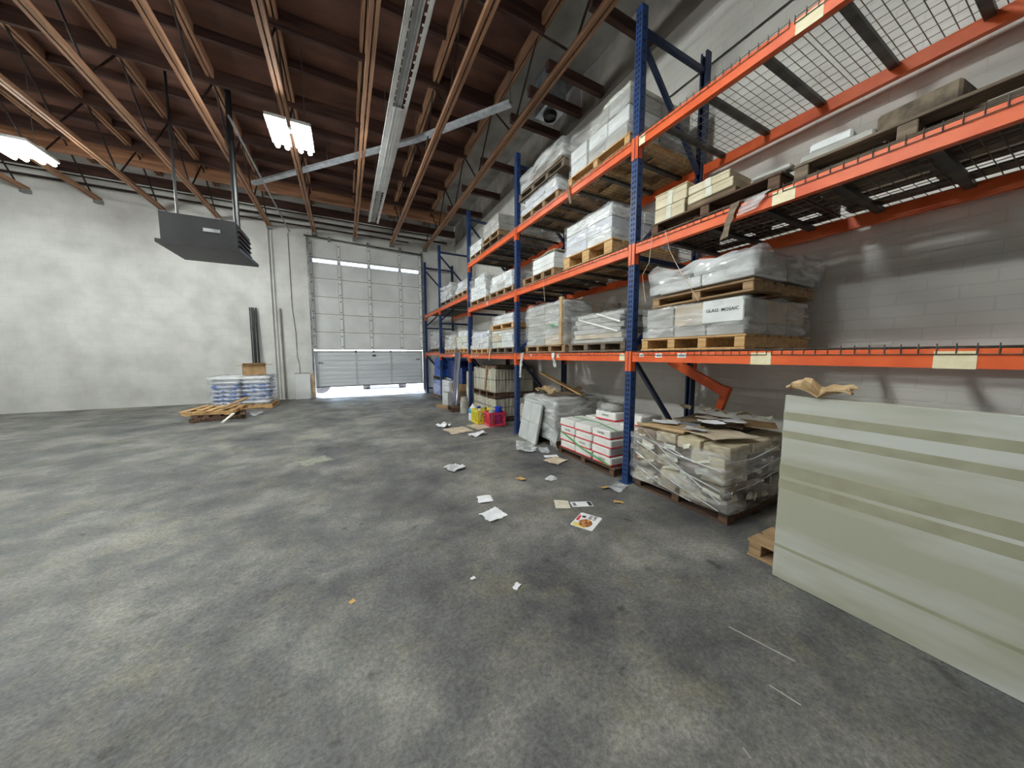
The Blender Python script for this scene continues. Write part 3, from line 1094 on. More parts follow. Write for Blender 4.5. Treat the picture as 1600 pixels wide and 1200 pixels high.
rack = thing('pallet_rack', 'tall orange and blue pallet rack along the right wall, nearest three bays', 'pallet rack')
rackf = thing('pallet_rack', 'orange and blue pallet rack bays at the far end beside the loading door', 'pallet rack')
for y in UY[:4]:
    upright(rack, y)
for y in UY[4:]:
    upright(rackf, y)
C, W_ = 'sticker_cream', 'sticker_white'
ST = {(0, 0): [(2.30, 0.055, W_, 0.035), (2.10, 0.075, W_, 0.04), (1.86, 0.085, W_, 0.042), (1.24, 0.13, C, 0.088), (0.4, 0.13, C, 0.088)],
      (0, 1): [(1.17, 0.13, C, 0.088)], (0, 2): [(2.40, 0.10, C, 0.085), (1.10, 0.14, C, 0.09)],
      (1, 0): [(2.56, 0.08, C, 0.075), (4.75, 0.05, W_, 0.04), (4.5, 0.05, W_, 0.035), (3.75, 0.06, C, 0.05)],
      (2, 0): [(7.25, 0.06, W_, 0.045), (7.12, 0.05, W_, 0.045), (7.0, 0.05, W_, 0.045), (6.85, 0.06, W_, 0.045)],
      (2, 1): [(6.3, 0.08, W_, 0.06)]}
for bay in range(3):
    for li, z in enumerate(LV):
        beam(rack, UY[bay], UY[bay + 1], z, True, ST.get((bay, li), ()))
        beam(rack, UY[bay], UY[bay + 1], z, False)
        wire_deck(rack, UY[bay], UY[bay + 1], z)
for bay in (3, 4):
    for li, z in enumerate(LVF):
        zz = z + (0.06 if (bay, li) == (4, 0) else 0)
        beam(rackf, UY[bay], UY[bay + 1], zz, True, [(8.6, 0.3, W_, 0.05), (8.1, 0.2, W_, 0.05)] if (bay, li) == (3, 0) else ())
        beam(rackf, UY[bay], UY[bay + 1], zz, False)
        wire_deck(rackf, UY[bay], UY[bay + 1], zz)
# dislodged beam hanging at the back under the lowest shelf of the nearest bay
t = thing('loose_rack_bar', 'orange rack beam hanging askew behind the nearest bay under its lowest shelf', 'rack beam', (0, 0, 0))
MB().bar((3.58, 2.62, 1.34), (3.58, 1.93, 1.00), 0.05, 0.10).build('beam', 'rack_orange', t)
MB().bar((3.58, 1.93, 1.07), (3.60, 2.02, 0.82), 0.055, 0.07, up=(0, 1, 0)).build('end_plate', 'rack_orange', t)

#==SECTION3==

# ================================================================== LOADS ON THE SHELVES
FX = 2.722          # front face of the loads
S1, S2, S3 = LV[0] + 0.015, LV[1] + 0.015, LV[2] + 0.015
SF1, SF2 = LVF[0] + 0.015, LVF[1] + 0.015
CW, CG, CC, CL = ['carton_white'], ['carton_grey'], ['carton_cream'], ['carton_lilac']
F1 = dict(m='film_clear')
F2 = dict(m='film_hazy', amp=0.022)
F3 = dict(m='film_thick', amp=0.03)

# ---- lowest shelf, nearest bay: two pallets stacked, glass mosaic cartons
pallet('fresh pine pallet on the lowest shelf under the mosaic cartons', FX - .014, 1.36, 2.33, S1, 1.06, 'pallet_fresh', 0.118, 4)
t = stack('grey film-wrapped carton stack printed with mosaic lettering on the lowest shelf', FX, 1.38, 2.28, S1 + .119, 1.0,
          [(0.095, 3, 3), (0.19, 3, 3)], ['carton_grey', 'carton_grey', 'carton_tan'], dict(m='film_hazy', amp=0.022, tight=0.016, top=0), 11)
bx = block('printed_carton', 0.02, 0.32, 0.185, 'carton_white', t, (-0.517, -0.295, 0.098))
text_mesh('lettering', 'GLASS  MOSAIC', 0.036, 'ink', bx, (-0.0115, 0.0, 0.10), (R(90), 0, R(-90)))
pallet('aged pallet sandwiched between the two wrapped stacks on the lowest shelf', FX + .02, 1.34, 2.24, S1 + .428, 1.0, 'pallet_aged', 0.095, 3, tilt=(R(-1.5), 0))
t = stack('crumpled film-wrapped pale stack on the upper of two pallets, lowest shelf', FX + .02, 1.34, 2.22, S1 + .545, 1.0,
          [(0.10, 2, 2, 0.0, 0.93), (0.085, 2, 2, 0.0, 0.55)], ['carton_grey', 'carton_white'], dict(m='film_thick', amp=0.05, tight=0.02, z0=0.003), 12, tilt=(R(-1.5), 0))

# ---- middle shelf, nearest bay: cream tile cartons and broken wood
pallet('dark weathered pallet on the middle shelf under the cream cartons', FX - .018, 1.20, 2.26, S2, 1.02, 'pallet_dark', 0.11, 3)
zc = S2 + .111
for i, (y0, y1, h, z, d, r, lab) in enumerate((
        (1.93, 2.24, 0.13, 0, 0.40, 0, 'cream tile carton, lower of the two at the post end of the middle shelf'),
        (1.92, 2.24, 0.125, 0.132, 0.40, 0.02, 'cream tile carton, upper of the two at the post end of the middle shelf'),
        (1.52, 1.90, 0.075, 0.055, 0.34, -0.03, 'long cream carton, lower of two, on the middle shelf'),
        (1.56, 1.90, 0.07, 0.132, 0.32, 0.02, 'long cream carton, upper of two, on the middle shelf'))):
    tt = thing('tile_carton', lab, 'carton', (FX + d / 2 + .01, (y0 + y1) / 2, zc + z), r, 'cream tile cartons')
    block('body', d, y1 - y0, h - .002, 'carton_cream', tt)
    block('lid_seam', d + .004, y1 - y0 + .004, 0.006, 'carton_tan', tt, (0, 0, h * 0.62), bev=0)
    block('side_tape', 0.004, 0.05, h - .004, 'carton_pale', tt, (-d / 2 - .001, 0, 0.001), bev=0)
tag(block('packing_board', 0.36, 0.40, 0.053, 'cardboard_dark', None, (FX + .20, 1.71, zc)), 'dark packing board under the two long cream cartons', 'board')
tag(block('card_sheet', 0.41, 0.33, 0.006, 'sticker_cream', None, (FX + .21, 2.08, zc + .2585), (0, 0, 0.02)), 'thin cream card sheet topping the cream tile cartons', 'card')
rnd = random.Random(5)
for i, (y, x, z, l, w, h, m, lab) in enumerate((
        (1.36, 2.86, zc, 0.30, 0.16, 0.03, 'rubble_dark', 'dark broken board beside the cream cartons'),
        (1.30, 2.82, zc + .032, 0.24, 0.09, 0.035, 'carton_grey', 'grey broken tile strip on the dark board'),
        (1.36, 3.14, zc, 0.28, 0.22, 0.07, 'rubble_dark', 'dark wood chunk at the back of the middle shelf'),
        (1.37, 3.12, zc + .072, 0.22, 0.10, 0.03, 'carton_white', 'white tile scrap lying on the dark wood chunk'))):
    tag(block('broken_board', w, l, h, m, None, (x, y, z), (0, 0, rnd.uniform(-.15, .15)), bev=0.01), lab, 'board', 'scrap on the middle shelf')
pallet('greyed broken pallet at the frame edge of the middle shelf', FX + .0, 0.15, 1.14, S2, 1.0, 'pallet_grey', 0.11, 3)
for i, (y, x, z, l, w, h, m, lab) in enumerate((
        (0.95, 2.84, S2 + .111, 0.34, 0.18, 0.05, 'carton_grey', 'grey tile strip on the broken pallet'),
        (0.98, 2.82, S2 + .163, 0.20, 0.10, 0.06, 'carton_white', 'short white tile block atop the grey tile strip'),
        (0.62, 2.96, S2 + .111, 0.30, 0.34, 0.12, 'rubble_dark', 'dark lump of scrap near the end of the middle shelf'))):
    tag(block('tile_block', w, l, h, m, None, (x, y, z), (0, 0, rnd.uniform(-.1, .1)), bev=0.012), lab, 'tile', 'scrap on the middle shelf')
# torn strips of card hanging over the beams
def hanging_strip(label, y, z, w, l, m, seed, x=None):
    b = MB()
    r_ = random.Random(seed)
    n = 8
    x = XF - PW / 2 - 0.012 if x is None else x
    vs = []
    for i in range(n + 1):
        t_ = i / n
        ww = w / 2 * (1 - 0.4 * r_.random() * (t_ > .2))
        dx = -0.012 * math.sin(t_ * 3) - 0.006 * r_.random()
        yy = y + 0.07 * t_ * (1 if seed % 2 else -1)
        vs += [(x + dx, yy - ww, z - l * t_), (x + dx + 0.003, yy + ww, z - l * t_ - 0.01)]
    k = len(vs)
    vs += [(a - 0.002, b_, c_) for a, b_, c_ in vs]
    fs = []
    for i in range(n):
        a = 2 * i
        fs += [(a, a + 1, a + 3, a + 2), (k + a, k + a + 2, k + a + 3, k + a + 1), (a, a + 2, k + a + 2, k + a), (a + 1, k + a + 1, k + a + 3, a + 3)]
    fs += [(0, k, k + 1, 1), (2 * n, 2 * n + 1, k + 2 * n + 1, k + 2 * n)]
    b.add(vs, fs)
    return tag(b.build('torn_strip', m), label, 'strip', 'torn strips hanging off the beams')


hanging_strip('grey-brown torn card strip hanging over the middle beam of the nearest bay', 1.47, LV[1] + 0.02, 0.07, 0.24, 'pallet_grey', 1)
hanging_strip('clear plastic tatter on the middle beam left of the cream placard', 1.32, LV[1] + 0.02, 0.16, 0.10, 'film_thick', 7)
hanging_strip('brown torn paper strip hanging over the top beam between two pallets', 3.56, LV[2] + 0.05, 0.06, 0.26, 'carton_brown', 2)
hanging_strip('clear plastic tatter hanging over the lowest beam by the second post', 4.76, LV[0] + 0.02, 0.10, 0.42, 'film_thick', 3)
hanging_strip('clear plastic tatter hanging over the lowest beam under the tall wrapped stack', 3.86, LV[0] + 0.01, 0.08, 0.2, 'film_thick', 4)
hanging_strip('pale paper tatter hanging over the lowest beam in the third bay', 6.1, LV[0] + 0.12, 0.07, 0.24, 'carton_tan', 5)
for pts, r, lab in (([(2.66, 2.06, S2 - .01), (2.655, 2.0, 2.35), (2.662, 1.9, 2.16), (2.68, 1.72, 1.86)], 0.003, 'thin twine dangling from the cream cartons over the mosaic stack'),
                    ([(2.66, 2.2, S2 - .01), (2.655, 2.22, 2.3), (2.66, 2.3, 2.2), (2.67, 2.26, 1.93)], 0.003, 'thin twine dangling beside the nearest blue post'),
                    ([(2.66, 4.1, S2 + .1), (2.655, 4.08, 2.4), (2.66, 4.06, 2.2)], 0.004, 'thin pale twine hanging over the tall wrapped stack')):
    tag(MB().path(pts, r, 5).build('twine', 'carton_tan'), lab, 'twine')

# ---- top shelf, second bay
pallet('fresh pallet on the top shelf next to the nearest post', FX - .018, 2.56, 3.60, S3, 1.08, 'pallet_fresh', 0.115, 3)
t = stack('tall film-wrapped grey carton stack at the near end of the top shelf', FX, 2.60, 3.55, S3 + .116, 1.0,
          [(0.15, 3, 2), (0.16, 3, 2), (0.155, 2, 2, 0.0, 0.62)], ['carton_grey', 'carton_white', 'carton_grey'], dict(m='film_clear', amp=0.03, top=0.3), 21, jit=0.012)
block('lid_board', 0.98, 0.40, 0.05, 'carton_pale', t, (0, -0.28, 0.472))
pallet('aged pallet on the top shelf under the low lilac cartons', FX - .014, 3.82, 4.92, S3, 1.05, 'pallet_aged', 0.11, 4)
stack('low film-wrapped lilac-white cartons under another pallet on the top shelf', FX, 3.86, 4.88, S3 + .111, 1.0,
      [(0.10, 3, 2), (0.11, 3, 2, 0.05, 0.9)], ['carton_lilac', 'carton_white'], dict(m='film_hazy', top=0), 22)
pallet('greyed pallet riding on the lilac cartons, top shelf', FX - .018, 3.68, 4.95, S3 + .36, 1.05, 'pallet_grey', 0.105, 4, tilt=(R(1.2), 0))
stack('rumpled dark film-wrapped bundle on the uppermost pallet of the second bay', FX, 3.74, 4.85, S3 + .485, 0.98,
      [(0.09, 3, 2), (0.09, 3, 2, 0.08, 0.86), (0.07, 2, 2, 0.15, 0.6)], ['carton_brown', 'rubble_dark', 'carton_grey'], dict(m='film_thick', amp=0.045), 23, jit=0.02, name='wrapped_bundle', cat='bundle', tilt=(R(1.2), 0))
# ---- top shelf, third bay
pallet('brown pallet on the top shelf of the third bay, nearer one', FX - .014, 5.75, 6.60, S3, 1.05, 'pallet_dark', 0.12, 3)
pallet('brown upper pallet of a doubled pair on the top shelf, third bay', FX - .014, 5.75, 6.60, S3 + .122, 1.05, 'pallet_aged', 0.11, 3)
stack('white film-wrapped cartons on doubled pallets, top shelf, third bay', FX, 5.80, 6.52, S3 + .234, 1.0, [(0.15, 2, 2), (0.15, 2, 2)], ['carton_white', 'carton_grey'], F1, 24)
pallet('low pallet at the far end of the top shelf', FX - .014, 6.66, 7.38, S3, 1.05, 'pallet_aged', 0.11, 3)
stack('low white film-wrapped cartons at the far end of the top shelf', FX, 6.68, 7.36, S3 + .111, 1.0, [(0.12, 2, 2), (0.12, 2, 2)], CW, F2, 25)

# ---- middle shelf, second bay
pallet('pale block pallet on the middle shelf under the bright white cartons', FX - .018, 2.77, 3.68, S2, 1.08, 'pallet_fresh', 0.165, 3, blockw=0.13)
stack('bright white film-wrapped carton stack, three layers, on the middle shelf', FX, 2.80, 3.64, S2 + .166, 1.02,
      [(0.13, 2, 2), (0.13, 2, 2), (0.125, 2, 2)], CL + CW, dict(m='film_hazy', amp=0.02), 31)
pallet('aged pallet on the middle shelf under the short carton stack', FX - .014, 3.90, 4.82, S2, 1.05, 'pallet_aged', 0.115, 4)
stack('short unwrapped white carton stack with a loose lid on the middle shelf', FX, 3.92, 4.52, S2 + .116, 0.75,
      [(0.075, 1, 2), (0.075, 1, 2), (0.08, 1, 2)], CW, None, 32, name='carton_stack', jit=0.008)
tag(crumple_sheet('bent_card', 0.78, 0.66, 'paper_cream', 0.025, 7, 8, 0.05, None, (FX + .38, 4.22, S2 + .350), (0, 0, 0), 0.004, 3), 'bent cream card lid on the short white carton stack', 'card')
# ---- middle shelf, third bay
pallet('pallet on the middle shelf of the third bay under the tall white stack', FX - .014, 6.42, 7.38, S2, 1.05, 'pallet_aged', 0.11, 3)
stack('tall white film-wrapped stack on the middle shelf, third bay', FX, 6.44, 7.36, S2 + .111, 1.0, [(0.17, 2, 2), (0.15, 2, 2), (0.17, 1, 2, 0.1, 0.7)], CW, dict(m='film_hazy', amp=0.04), 33)
pallet('pallet on the middle shelf of the third bay under the bulging grey bundle', FX - .014, 5.16, 6.24, S2, 1.05, 'pallet_aged', 0.11, 4)
stack('bulging grey film-wrapped bundle on the middle shelf, third bay', FX, 5.22, 6.20, S2 + .111, 1.0, [(0.15, 3, 2), (0.15, 2, 2, 0.05, 0.9)], ['carton_grey', 'carton_white'], dict(m='film_thick', amp=0.04, taper=0.08), 34, name='wrapped_bundle', cat='bundle')
# ---- upper shelf of the far rack
pallet('pallet on the upper far shelf under the crumpled white stack', FX - .014, 8.95, 10.05, SF2, 1.05, 'pallet_grey', 0.115, 3)
stack('crumpled white film-wrapped stack on the upper shelf of the far rack', FX, 9.0, 10.0, SF2 + .116, 1.0, [(0.16, 2, 2), (0.16, 2, 2), (0.1, 2, 2, 0, .7)], CW + CG, dict(m='film_thick', amp=0.04), 35)
pallet('pallet on the upper far shelf next to the third post', FX - .014, 7.56, 8.70, SF2, 1.05, 'pallet_aged', 0.115, 4)
stack('small tapering film-wrapped stack on the upper far shelf next to the third post', FX, 7.60, 8.50, SF2 + .116, 1.0, [(0.14, 2, 2), (0.14, 2, 2, 0, .8)], CL + CG, dict(m='film_thick', amp=0.04, taper=0.1), 36)

# ---- lowest shelf, second bay
pallet('aged pallet on the lowest shelf under the tall tan wrapped stack', FX - .014, 3.62, 4.72, S1, 1.06, 'pallet_aged', 0.105, 4)
t = stack('tall tan film-wrapped stack with a corner board on the lowest shelf', FX, 3.66, 4.66, S1 + .106, 1.02,
          [(0.15, 2, 2), (0.16, 2, 2), (0.16, 2, 2), (0.15, 2, 2)], ['carton_tan', 'carton_grey'], dict(m='film_hazy', amp=0.03, top=0.3), 41)
block('corner_board', 0.05, 0.07, 0.66, 'cardboard', t, (-0.525, -0.46, 0.0))
block('green_label', 0.004, 0.22, 0.03, 'strap_green', t, (-0.535, -0.30, 0.27), bev=0)
pallet('greyed pallet on the lowest shelf beside the nearest post', FX - .014, 2.54, 3.54, S1, 1.06, 'pallet_grey', 0.105, 4)
t = stack('strapped pile of flat grey cartons on the lowest shelf beside the nearest post', FX, 2.58, 3.46, S1 + .106, 0.95,
          [(0.05, 1, 1, -0.02, 1.0), (0.06, 1, 1, 0, .95), (0.06, 1, 1, .03, .98), (0.06, 1, 1, 0.0, .93), (0.07, 1, 1, 0.05, .97), (0.05, 1, 1, 0, .9)],
          ['carton_grey', 'carton_tan', 'carton_grey'], dict(m='film_clear', amp=0.02), 42, name='flat_carton_pile', cat='carton stack', jit=0.015)
for y0, z0, y1, z1 in ((0.28, 0.30, -0.38, 0.12), (-0.05, 0.34, -0.42, 0.22)):
    MB().bar((-0.512, y0, z0), (-0.512, y1, z1), 0.016, 0.004, up=(1, 0, 0)).build('strap', 'sticker_white', t)
# ---- lowest shelf, third bay
pallet('pallet on the lowest shelf of the third bay under the white bag-like bundle', FX - .014, 6.30, 7.38, S1, 1.05, 'pallet_fresh', 0.10, 4)
stack('white bag-like film-wrapped bundle on the lowest shelf, third bay', FX, 6.34, 7.32, S1 + .101, 1.0, [(0.13, 2, 2), (0.13, 2, 2), (0.12, 2, 2, 0.06, .94)], CW + CL, dict(m='film_thick', amp=0.05, taper=0.08), 43, name='wrapped_bundle', cat='bundle')
pallet('lower pallet of the stacked pair on the lowest shelf, third bay', FX - .014, 5.14, 6.20, S1, 1.05, 'pallet_grey', 0.105, 4)
stack('cream layered carton stack between two pallets, lowest shelf, third bay', FX, 5.18, 6.14, S1 + .106, 1.0, [(0.12, 2, 2), (0.11, 2, 2), (0.06, 3, 2), (0.05, 2, 2)], ['carton_pale', 'carton_white', 'carton_cream'], dict(m='film_clear', top=0), 44, jit=0.012)
pallet('fresh upper pallet of the stacked pair on the lowest shelf, third bay', FX - .014, 5.16, 6.14, S1 + .452, 1.0, 'pallet_fresh', 0.11, 3)
stack('white carton slab topping the stacked pair of pallets, lowest shelf', FX, 5.20, 6.10, S1 + .563, 0.96, [(0.10, 1, 2), (0.07, 1, 2, 0, .9)], CW, F1, 45)
# ---- lowest shelf, far rack
for (y0, y1, lay, mm, fl, lab, plab, wd, sd) in (
        (7.56, 8.52, [(0.15, 2, 2), (0.16, 2, 2), (0.15, 2, 2, 0, .8)], ['carton_pale', 'carton_white'], F1, 'pale green-white wrapped cartons on the lowest far shelf by the third post', 'pallet under the pale green-white cartons on the lowest far shelf', 'pallet_fresh', 51),
        (8.62, 9.62, [(0.12, 2, 2), (0.13, 2, 2), (0.14, 2, 2, 0, .6)], ['carton_white', 'carton_tan'], F3, 'slumped white and tan wrapped bundle on the lowest far shelf', 'pallet under the slumped white and tan bundle on the lowest far shelf', 'pallet_fresh', 52)):
    pallet(plab, FX - .014, y0, y1, SF1, 1.05, wd, 0.105, 4)
    stack(lab, FX, y0 + .03, y1 - .03, SF1 + .106, 1.0, lay, mm, fl, sd, jit=0.015)
pallet('pallet on the lowest far shelf nearest the loading door', FX - .014, 10.30, 11.45, SF1 + .06, 1.05, 'pallet_grey', 0.10, 3)
stack('grey shrouded wrapped stack on the lowest far shelf nearest the loading door', FX, 10.34, 11.4, SF1 + .161, 1.0, [(0.2, 2, 2), (0.2, 2, 2), (0.15, 1, 2, .1, .8)], CG, F3, 53)

# ================================================================== LOADS ON THE FLOOR UNDER THE RACK
# ---- nearest bay: big burst load of tile cartons
pallet('splintered brown pallet under the big burst load on the floor', 2.74, 1.42, 2.38, 0.0, 0.95, 'pallet_dark', 0.10, 3)
t = stack('big burst film-wrapped load of cream tile cartons on the floor', 2.72, 1.44, 2.33, 0.101, 1.0,
          [(0.12, 4, 3), (0.10, 3, 3), (0.13, 4, 3), (0.11, 3, 3), (0.10, 4, 3)], ['carton_aged', 'carton_cream', 'carton_brown', 'carton_aged', 'rubble_dark', 'carton_aged'],
          dict(m='film_dusty', amp=0.035, tight=0.02, top=0), 61, jit=0.03, name='burst_carton_load', cat='carton stack')
wrap(t, 1.02, 0.91, 0.50, 77, m='film_clear', amp=0.035, top=0, tight=0.028, z0=0.02)
rnd = random.Random(9)
for i in range(44):     # torn carton flaps sticking through the film
    f = rnd.random() < 0.62
    y, x = (rnd.uniform(-.38, .38), -0.53) if f else (-0.48, rnd.uniform(-.45, .4))
    o = crumple_sheet('torn_flap', rnd.uniform(.06, .18), rnd.uniform(.02, .055), rnd.choice(['carton_pale', 'carton_pale', 'carton_cream', 'carton_aged', 'carton_brown', 'paper_cream']), 0.012, 3, 200 + i, 0.2, t,
                      (x, y, rnd.uniform(.08, .5)), (R(rnd.uniform(60, 110)), R(rnd.uniform(-25, 25)), R(-90 if f else 0) + rnd.uniform(-.3, .3)), 0.003)
for p0, p1 in (((-0.555, 0.33, 0.55), (-0.57, -0.45, 0.10)), ((-0.56, 0.42, 0.30), (-0.56, -0.43, 0.03)), ((-0.55, 0.2, .56), (-0.56, -0.1, 0.40)), ((-0.555, 0.40, 0.50), (-0.56, -0.44, 0.36)), ((-0.56, 0.42, 0.42), (-0.565, -0.44, 0.20)), ((-0.56, 0.40, 0.16), (-0.565, -0.2, 0.02)), ((-0.56, -0.45, 0.52), (-0.3, -0.51, 0.35)), ((-0.55, -0.47, 0.44), (0.1, -0.52, 0.50)), ((-0.55, -0.47, 0.30), (0.2, -0.52, 0.40)), ((-0.55, -0.47, 0.18), (0.25, -0.52, 0.30))):
    MB().path([p0, tuple(Vector(p0).lerp(Vector(p1), .5) + Vector((-.006, -.004, -.03))), p1], 0.005, 5).build('film_rope', 'film_thick', t)
zt = 0.101 + 0.56 + 0.012
SH = [  # x, y, w(x), l(y), material, rot z, tilt, label, name
    (2.99, 2.12, 0.44, 0.46, 'cardboard', 0.10, 'large tan cardboard tray lid on the burst load by the post', 'cardboard_sheet'),
    (2.96, 1.62, 0.46, 0.36, 'carton_tan', -0.35, 'flat tan cardboard sheet at the near corner of the burst load', 'cardboard_sheet'),
    (3.40, 1.93, 0.5, 0.66, 'cardboard_dark', 0.1, 'dark dusty cardboard sheet at the back of the burst load', 'cardboard_sheet'),
    (3.45, 1.56, 0.34, 0.26, 'cardboard', 0.5, 'tan cardboard flap at the back corner of the burst load', 'cardboard_sheet')]
zz = zt
for i, (x, y, w, l, m, rz, lab, nm) in enumerate(SH):
    tag(crumple_sheet(nm, w, l, m, 0.014, 6, 60 + i, 0.10, None, (x, y, zt + (0.0, 0.022, 0.048, 0.074)[i]), (0, 0, rz), 0.006, 3), lab, 'cardboard', 'cardboard on the burst load')
tag(block('tray_edge', 0.02, 0.5, 0.03, 'cardboard', None, (2.742, 2.10, zt + .001), (0, 0, 0.10)), 'tan folded cardboard rim along the front of the tray lid', 'cardboard')
for i, (x, y, w, l, m, rz, lab) in enumerate((
        (2.98, 2.20, 0.22, 0.30, 'paper_white', 0.5, 'bluish white paper sheet on the tray lid'),
        (2.98, 1.95, 0.18, 0.2, 'ink_grey', 0.2, 'grey printed sheet on the tray lid beside the white paper'),
        (3.06, 1.78, 0.22, 0.20, 'paper_white', -0.6, 'white torn sheet in the middle of the burst load'),
        (3.2, 1.68, 0.24, 0.22, 'paper_white', 0.9, 'white crumpled sheet towards the back of the burst load'),
        (2.84, 1.80, 0.16, 0.2, 'paper_grey', 0.3, 'grey torn sheet at the front edge of the burst load'),
        (3.22, 1.92, 0.2, 0.16, 'paper_cream', -0.2, 'cream torn sheet on the dark dusty cardboard'))):
    tag(crumple_sheet('paper_sheet', w, l, m, 0.02, 6, 80 + i, 0.3, None, (x, y, zt + (.024, .05, .095, .11, .05, .10)[i]), (0, 0, rz), 0.001, 6), lab, 'paper', 'papers on the burst load')
for i in range(5):
    y = 1.45 + 0.09 * i
    tag(crumple_sheet('torn_card', 0.15, 0.12, ['carton_pale', 'carton_aged', 'carton_cream'][i % 3], 0.05, 5, 90 + i, 0.45, None, (3.38 + 0.05 * (i % 2), 1.50 + 0.19 * i, zt + .135), (0, 0, i * 0.9), 0.004, 9),
        'torn cream carton piece, %s from the near end, behind the burst load' % ['first', 'second', 'third', 'fourth', 'fifth'][i], 'cardboard', 'torn pieces behind the burst load')

# ---- second bay, near: red and white cartons
pallet('dark pallet on the floor under the red and white cartons', 2.70, 2.64, 3.74, 0.0, 0.95, 'pallet_dark', 0.095, 3)
def red_carton(label, x, y, z, sx, sy, sz, rz=0.0, text=None):
    t_ = thing('red_white_carton', label, 'carton', (x, y, z), rz, 'red and white tile cartons')
    block('body', sx, sy, sz, 'red_white', t_, bev=0.012)
    block('red_band', sx + 0.003, sy + 0.003, sz * 0.2, 'red_tape', t_, (0, 0, 0.004), bev=0.004)
    if text:
        text_mesh('lettering', text, 0.032, 'ink', t_, (-sx / 2 - 0.002, 0, sz * 0.60), (R(90), 0, R(-90)))
    return t_
lay = [0.096 + 0.105 * k for k in range(4)]
words = ['first', 'second', 'third', 'top']
pos = ['post end', 'middle', 'far end']
ys = [2.86, 3.20, 3.53]
for k, z in enumerate(lay):
    for j, y in enumerate(ys):
        if k == 3 and False:
            continue
        red_carton('red and white tile carton, %s layer, %s of the front row' % (words[k], pos[j]), 2.70 + 0.21, y + (0.02 if k % 2 else 0), z, 0.40, 0.315, 0.103,
                   random.Random(k * 7 + j).uniform(-.012, .012), 'CALTILE' if (k + 2 * j) % 3 == 0 else None)
for j, y in enumerate(ys):
    red_carton('red and white tile carton at the %s of the back row' % pos[j], 2.70 + 0.66, y, 0.096, 0.42, 0.32, 0.42)
red_carton('red and white tile carton with lettering standing on the back row, far side', 3.30, 3.26, 0.518, 0.34, 0.36, 0.12, 0.06, 'CALTILE')
red_carton('red and white tile carton standing on the back row, next to the post', 3.34, 2.80, 0.518, 0.34, 0.3, 0.14, -0.1)
t = thing('wrapped_bag', 'small film-wrapped grey bag on the lettered back carton', 'bag', (3.28, 3.27, 0.640))
b = MB()
b.lathe([(0.06, 0), (0.15, 0.015), (0.17, 0.05), (0.14, 0.09), (0.05, 0.105)], 14)
b.build('sack', 'carton_grey', t, smooth=True)
wrap(t, 0.26, 0.26, 0.09, 5, m='film_hazy', amp=0.02, z0=0.0)
for i, pts in enumerate(([(2.696, 3.66, 0.33), (2.692, 3.2, 0.2), (2.694, 2.72, 0.12)], [(2.9, 3.66, 0.521), (2.95, 3.2, 0.521), (2.80, 2.72, 0.523)])):
    b = MB()
    for p, q in zip(pts[:-1], pts[1:]):
        b.bar(p, q, 0.02, 0.004, up=(1, 0, 0) if i == 0 else (0, 0, 1))
    tag(b.build('plastic_strap', 'strap_green'), ['green strap slanting down the front of the red and white cartons', 'green strap lying over the top of the red and white cartons'][i], 'strap')

# ---- second bay, far: grey wrapped load
pallet('dark pallet on the floor under the grey shrouded load', 2.80, 3.90, 4.86, 0.0, 0.95, 'pallet_dark', 0.10, 3)
stack('grey shrouded film-wrapped load on the floor behind the leaning tile', 2.78, 3.92, 4.84, 0.101, 0.92, [(0.17, 2, 2), (0.17, 2, 2), (0.17, 2, 2), (0.12, 2, 2, 0.1, 1)], ['carton_grey', 'carton_tan', 'carton_grey'],
      dict(m='film_thick', amp=0.04, tight=0.02, taper=0.03), 71)
for i, (x, y, w, l, m, rz, lab) in enumerate(((2.98, 4.44, 0.30, 0.34, 'cardboard', 0.3, 'crushed tan cardboard heap on the grey shrouded load'), (3.38, 4.32, 0.34, 0.36, 'carton_brown', -0.4, 'brown crushed card on the grey shrouded load towards the post'), (3.08, 4.76, 0.24, 0.16, 'carton_kraft', 0.2, 'kraft cardboard flap at the far edge of the grey shrouded load'))):
    tag(crumple_sheet('crushed_cardboard', w, l, m, 0.13, 7, 110 + i, 0.3, None, (x, y, 0.78), (0, 0, rz), 0.006, 5), lab, 'cardboard', 'cardboard on the grey shrouded load')
tag(MB().bar((2.99, 4.64, 1.11), (3.22, 3.84, 0.80), 0.09, 0.02).build('wooden_plank', 'pallet_fresh'), 'pale plank slanting across the top of the grey shrouded load', 'plank')
t = thing('tile_slab', 'large grey tile panel leaning against the grey shrouded load', 'tile', (2.615, 4.50, 0.0))
sl_ = holder('panel', t, (0, 0, 0.004), (0, R(11), R(-4)))
for a in range(2):
    for c in range(2):
        block('tile', 0.022, 0.31, 0.315, 'board_grey', sl_, (0, -0.157 + a * 0.314, c * 0.318 + 0.002), bev=0.003)
block('backing_board', 0.02, 0.63, 0.63, 'board_edge', sl_, (0.022, 0, 0.002), bev=0.003)
for i, (x, y, w, l, s, lab) in enumerate(((2.38, 4.12, 0.34, 0.55, 1, 'clear plastic sheet spread on the floor in front of the leaning tile'), (2.55, 3.88, 0.16, 0.3, 2, 'small crumpled plastic heap by the red and white cartons'))):
    tag(crumple_sheet('plastic_sheet', w, l, 'film_thick', 0.05, 10, 130 + i, 0.35, None, (x, y, 0.001), (0, 0, R(-25)), 0.001, 6), lab, 'plastic')
tag(crumple_sheet('plastic_curtain', 0.42, 0.26, 'film_thick', 0.05, 9, 140, 0.25, None, (2.61, 3.80, 0.22), (R(6), R(78), 0), 0.001, 6), 'torn plastic film hanging from the grey shrouded load to the floor', 'plastic')

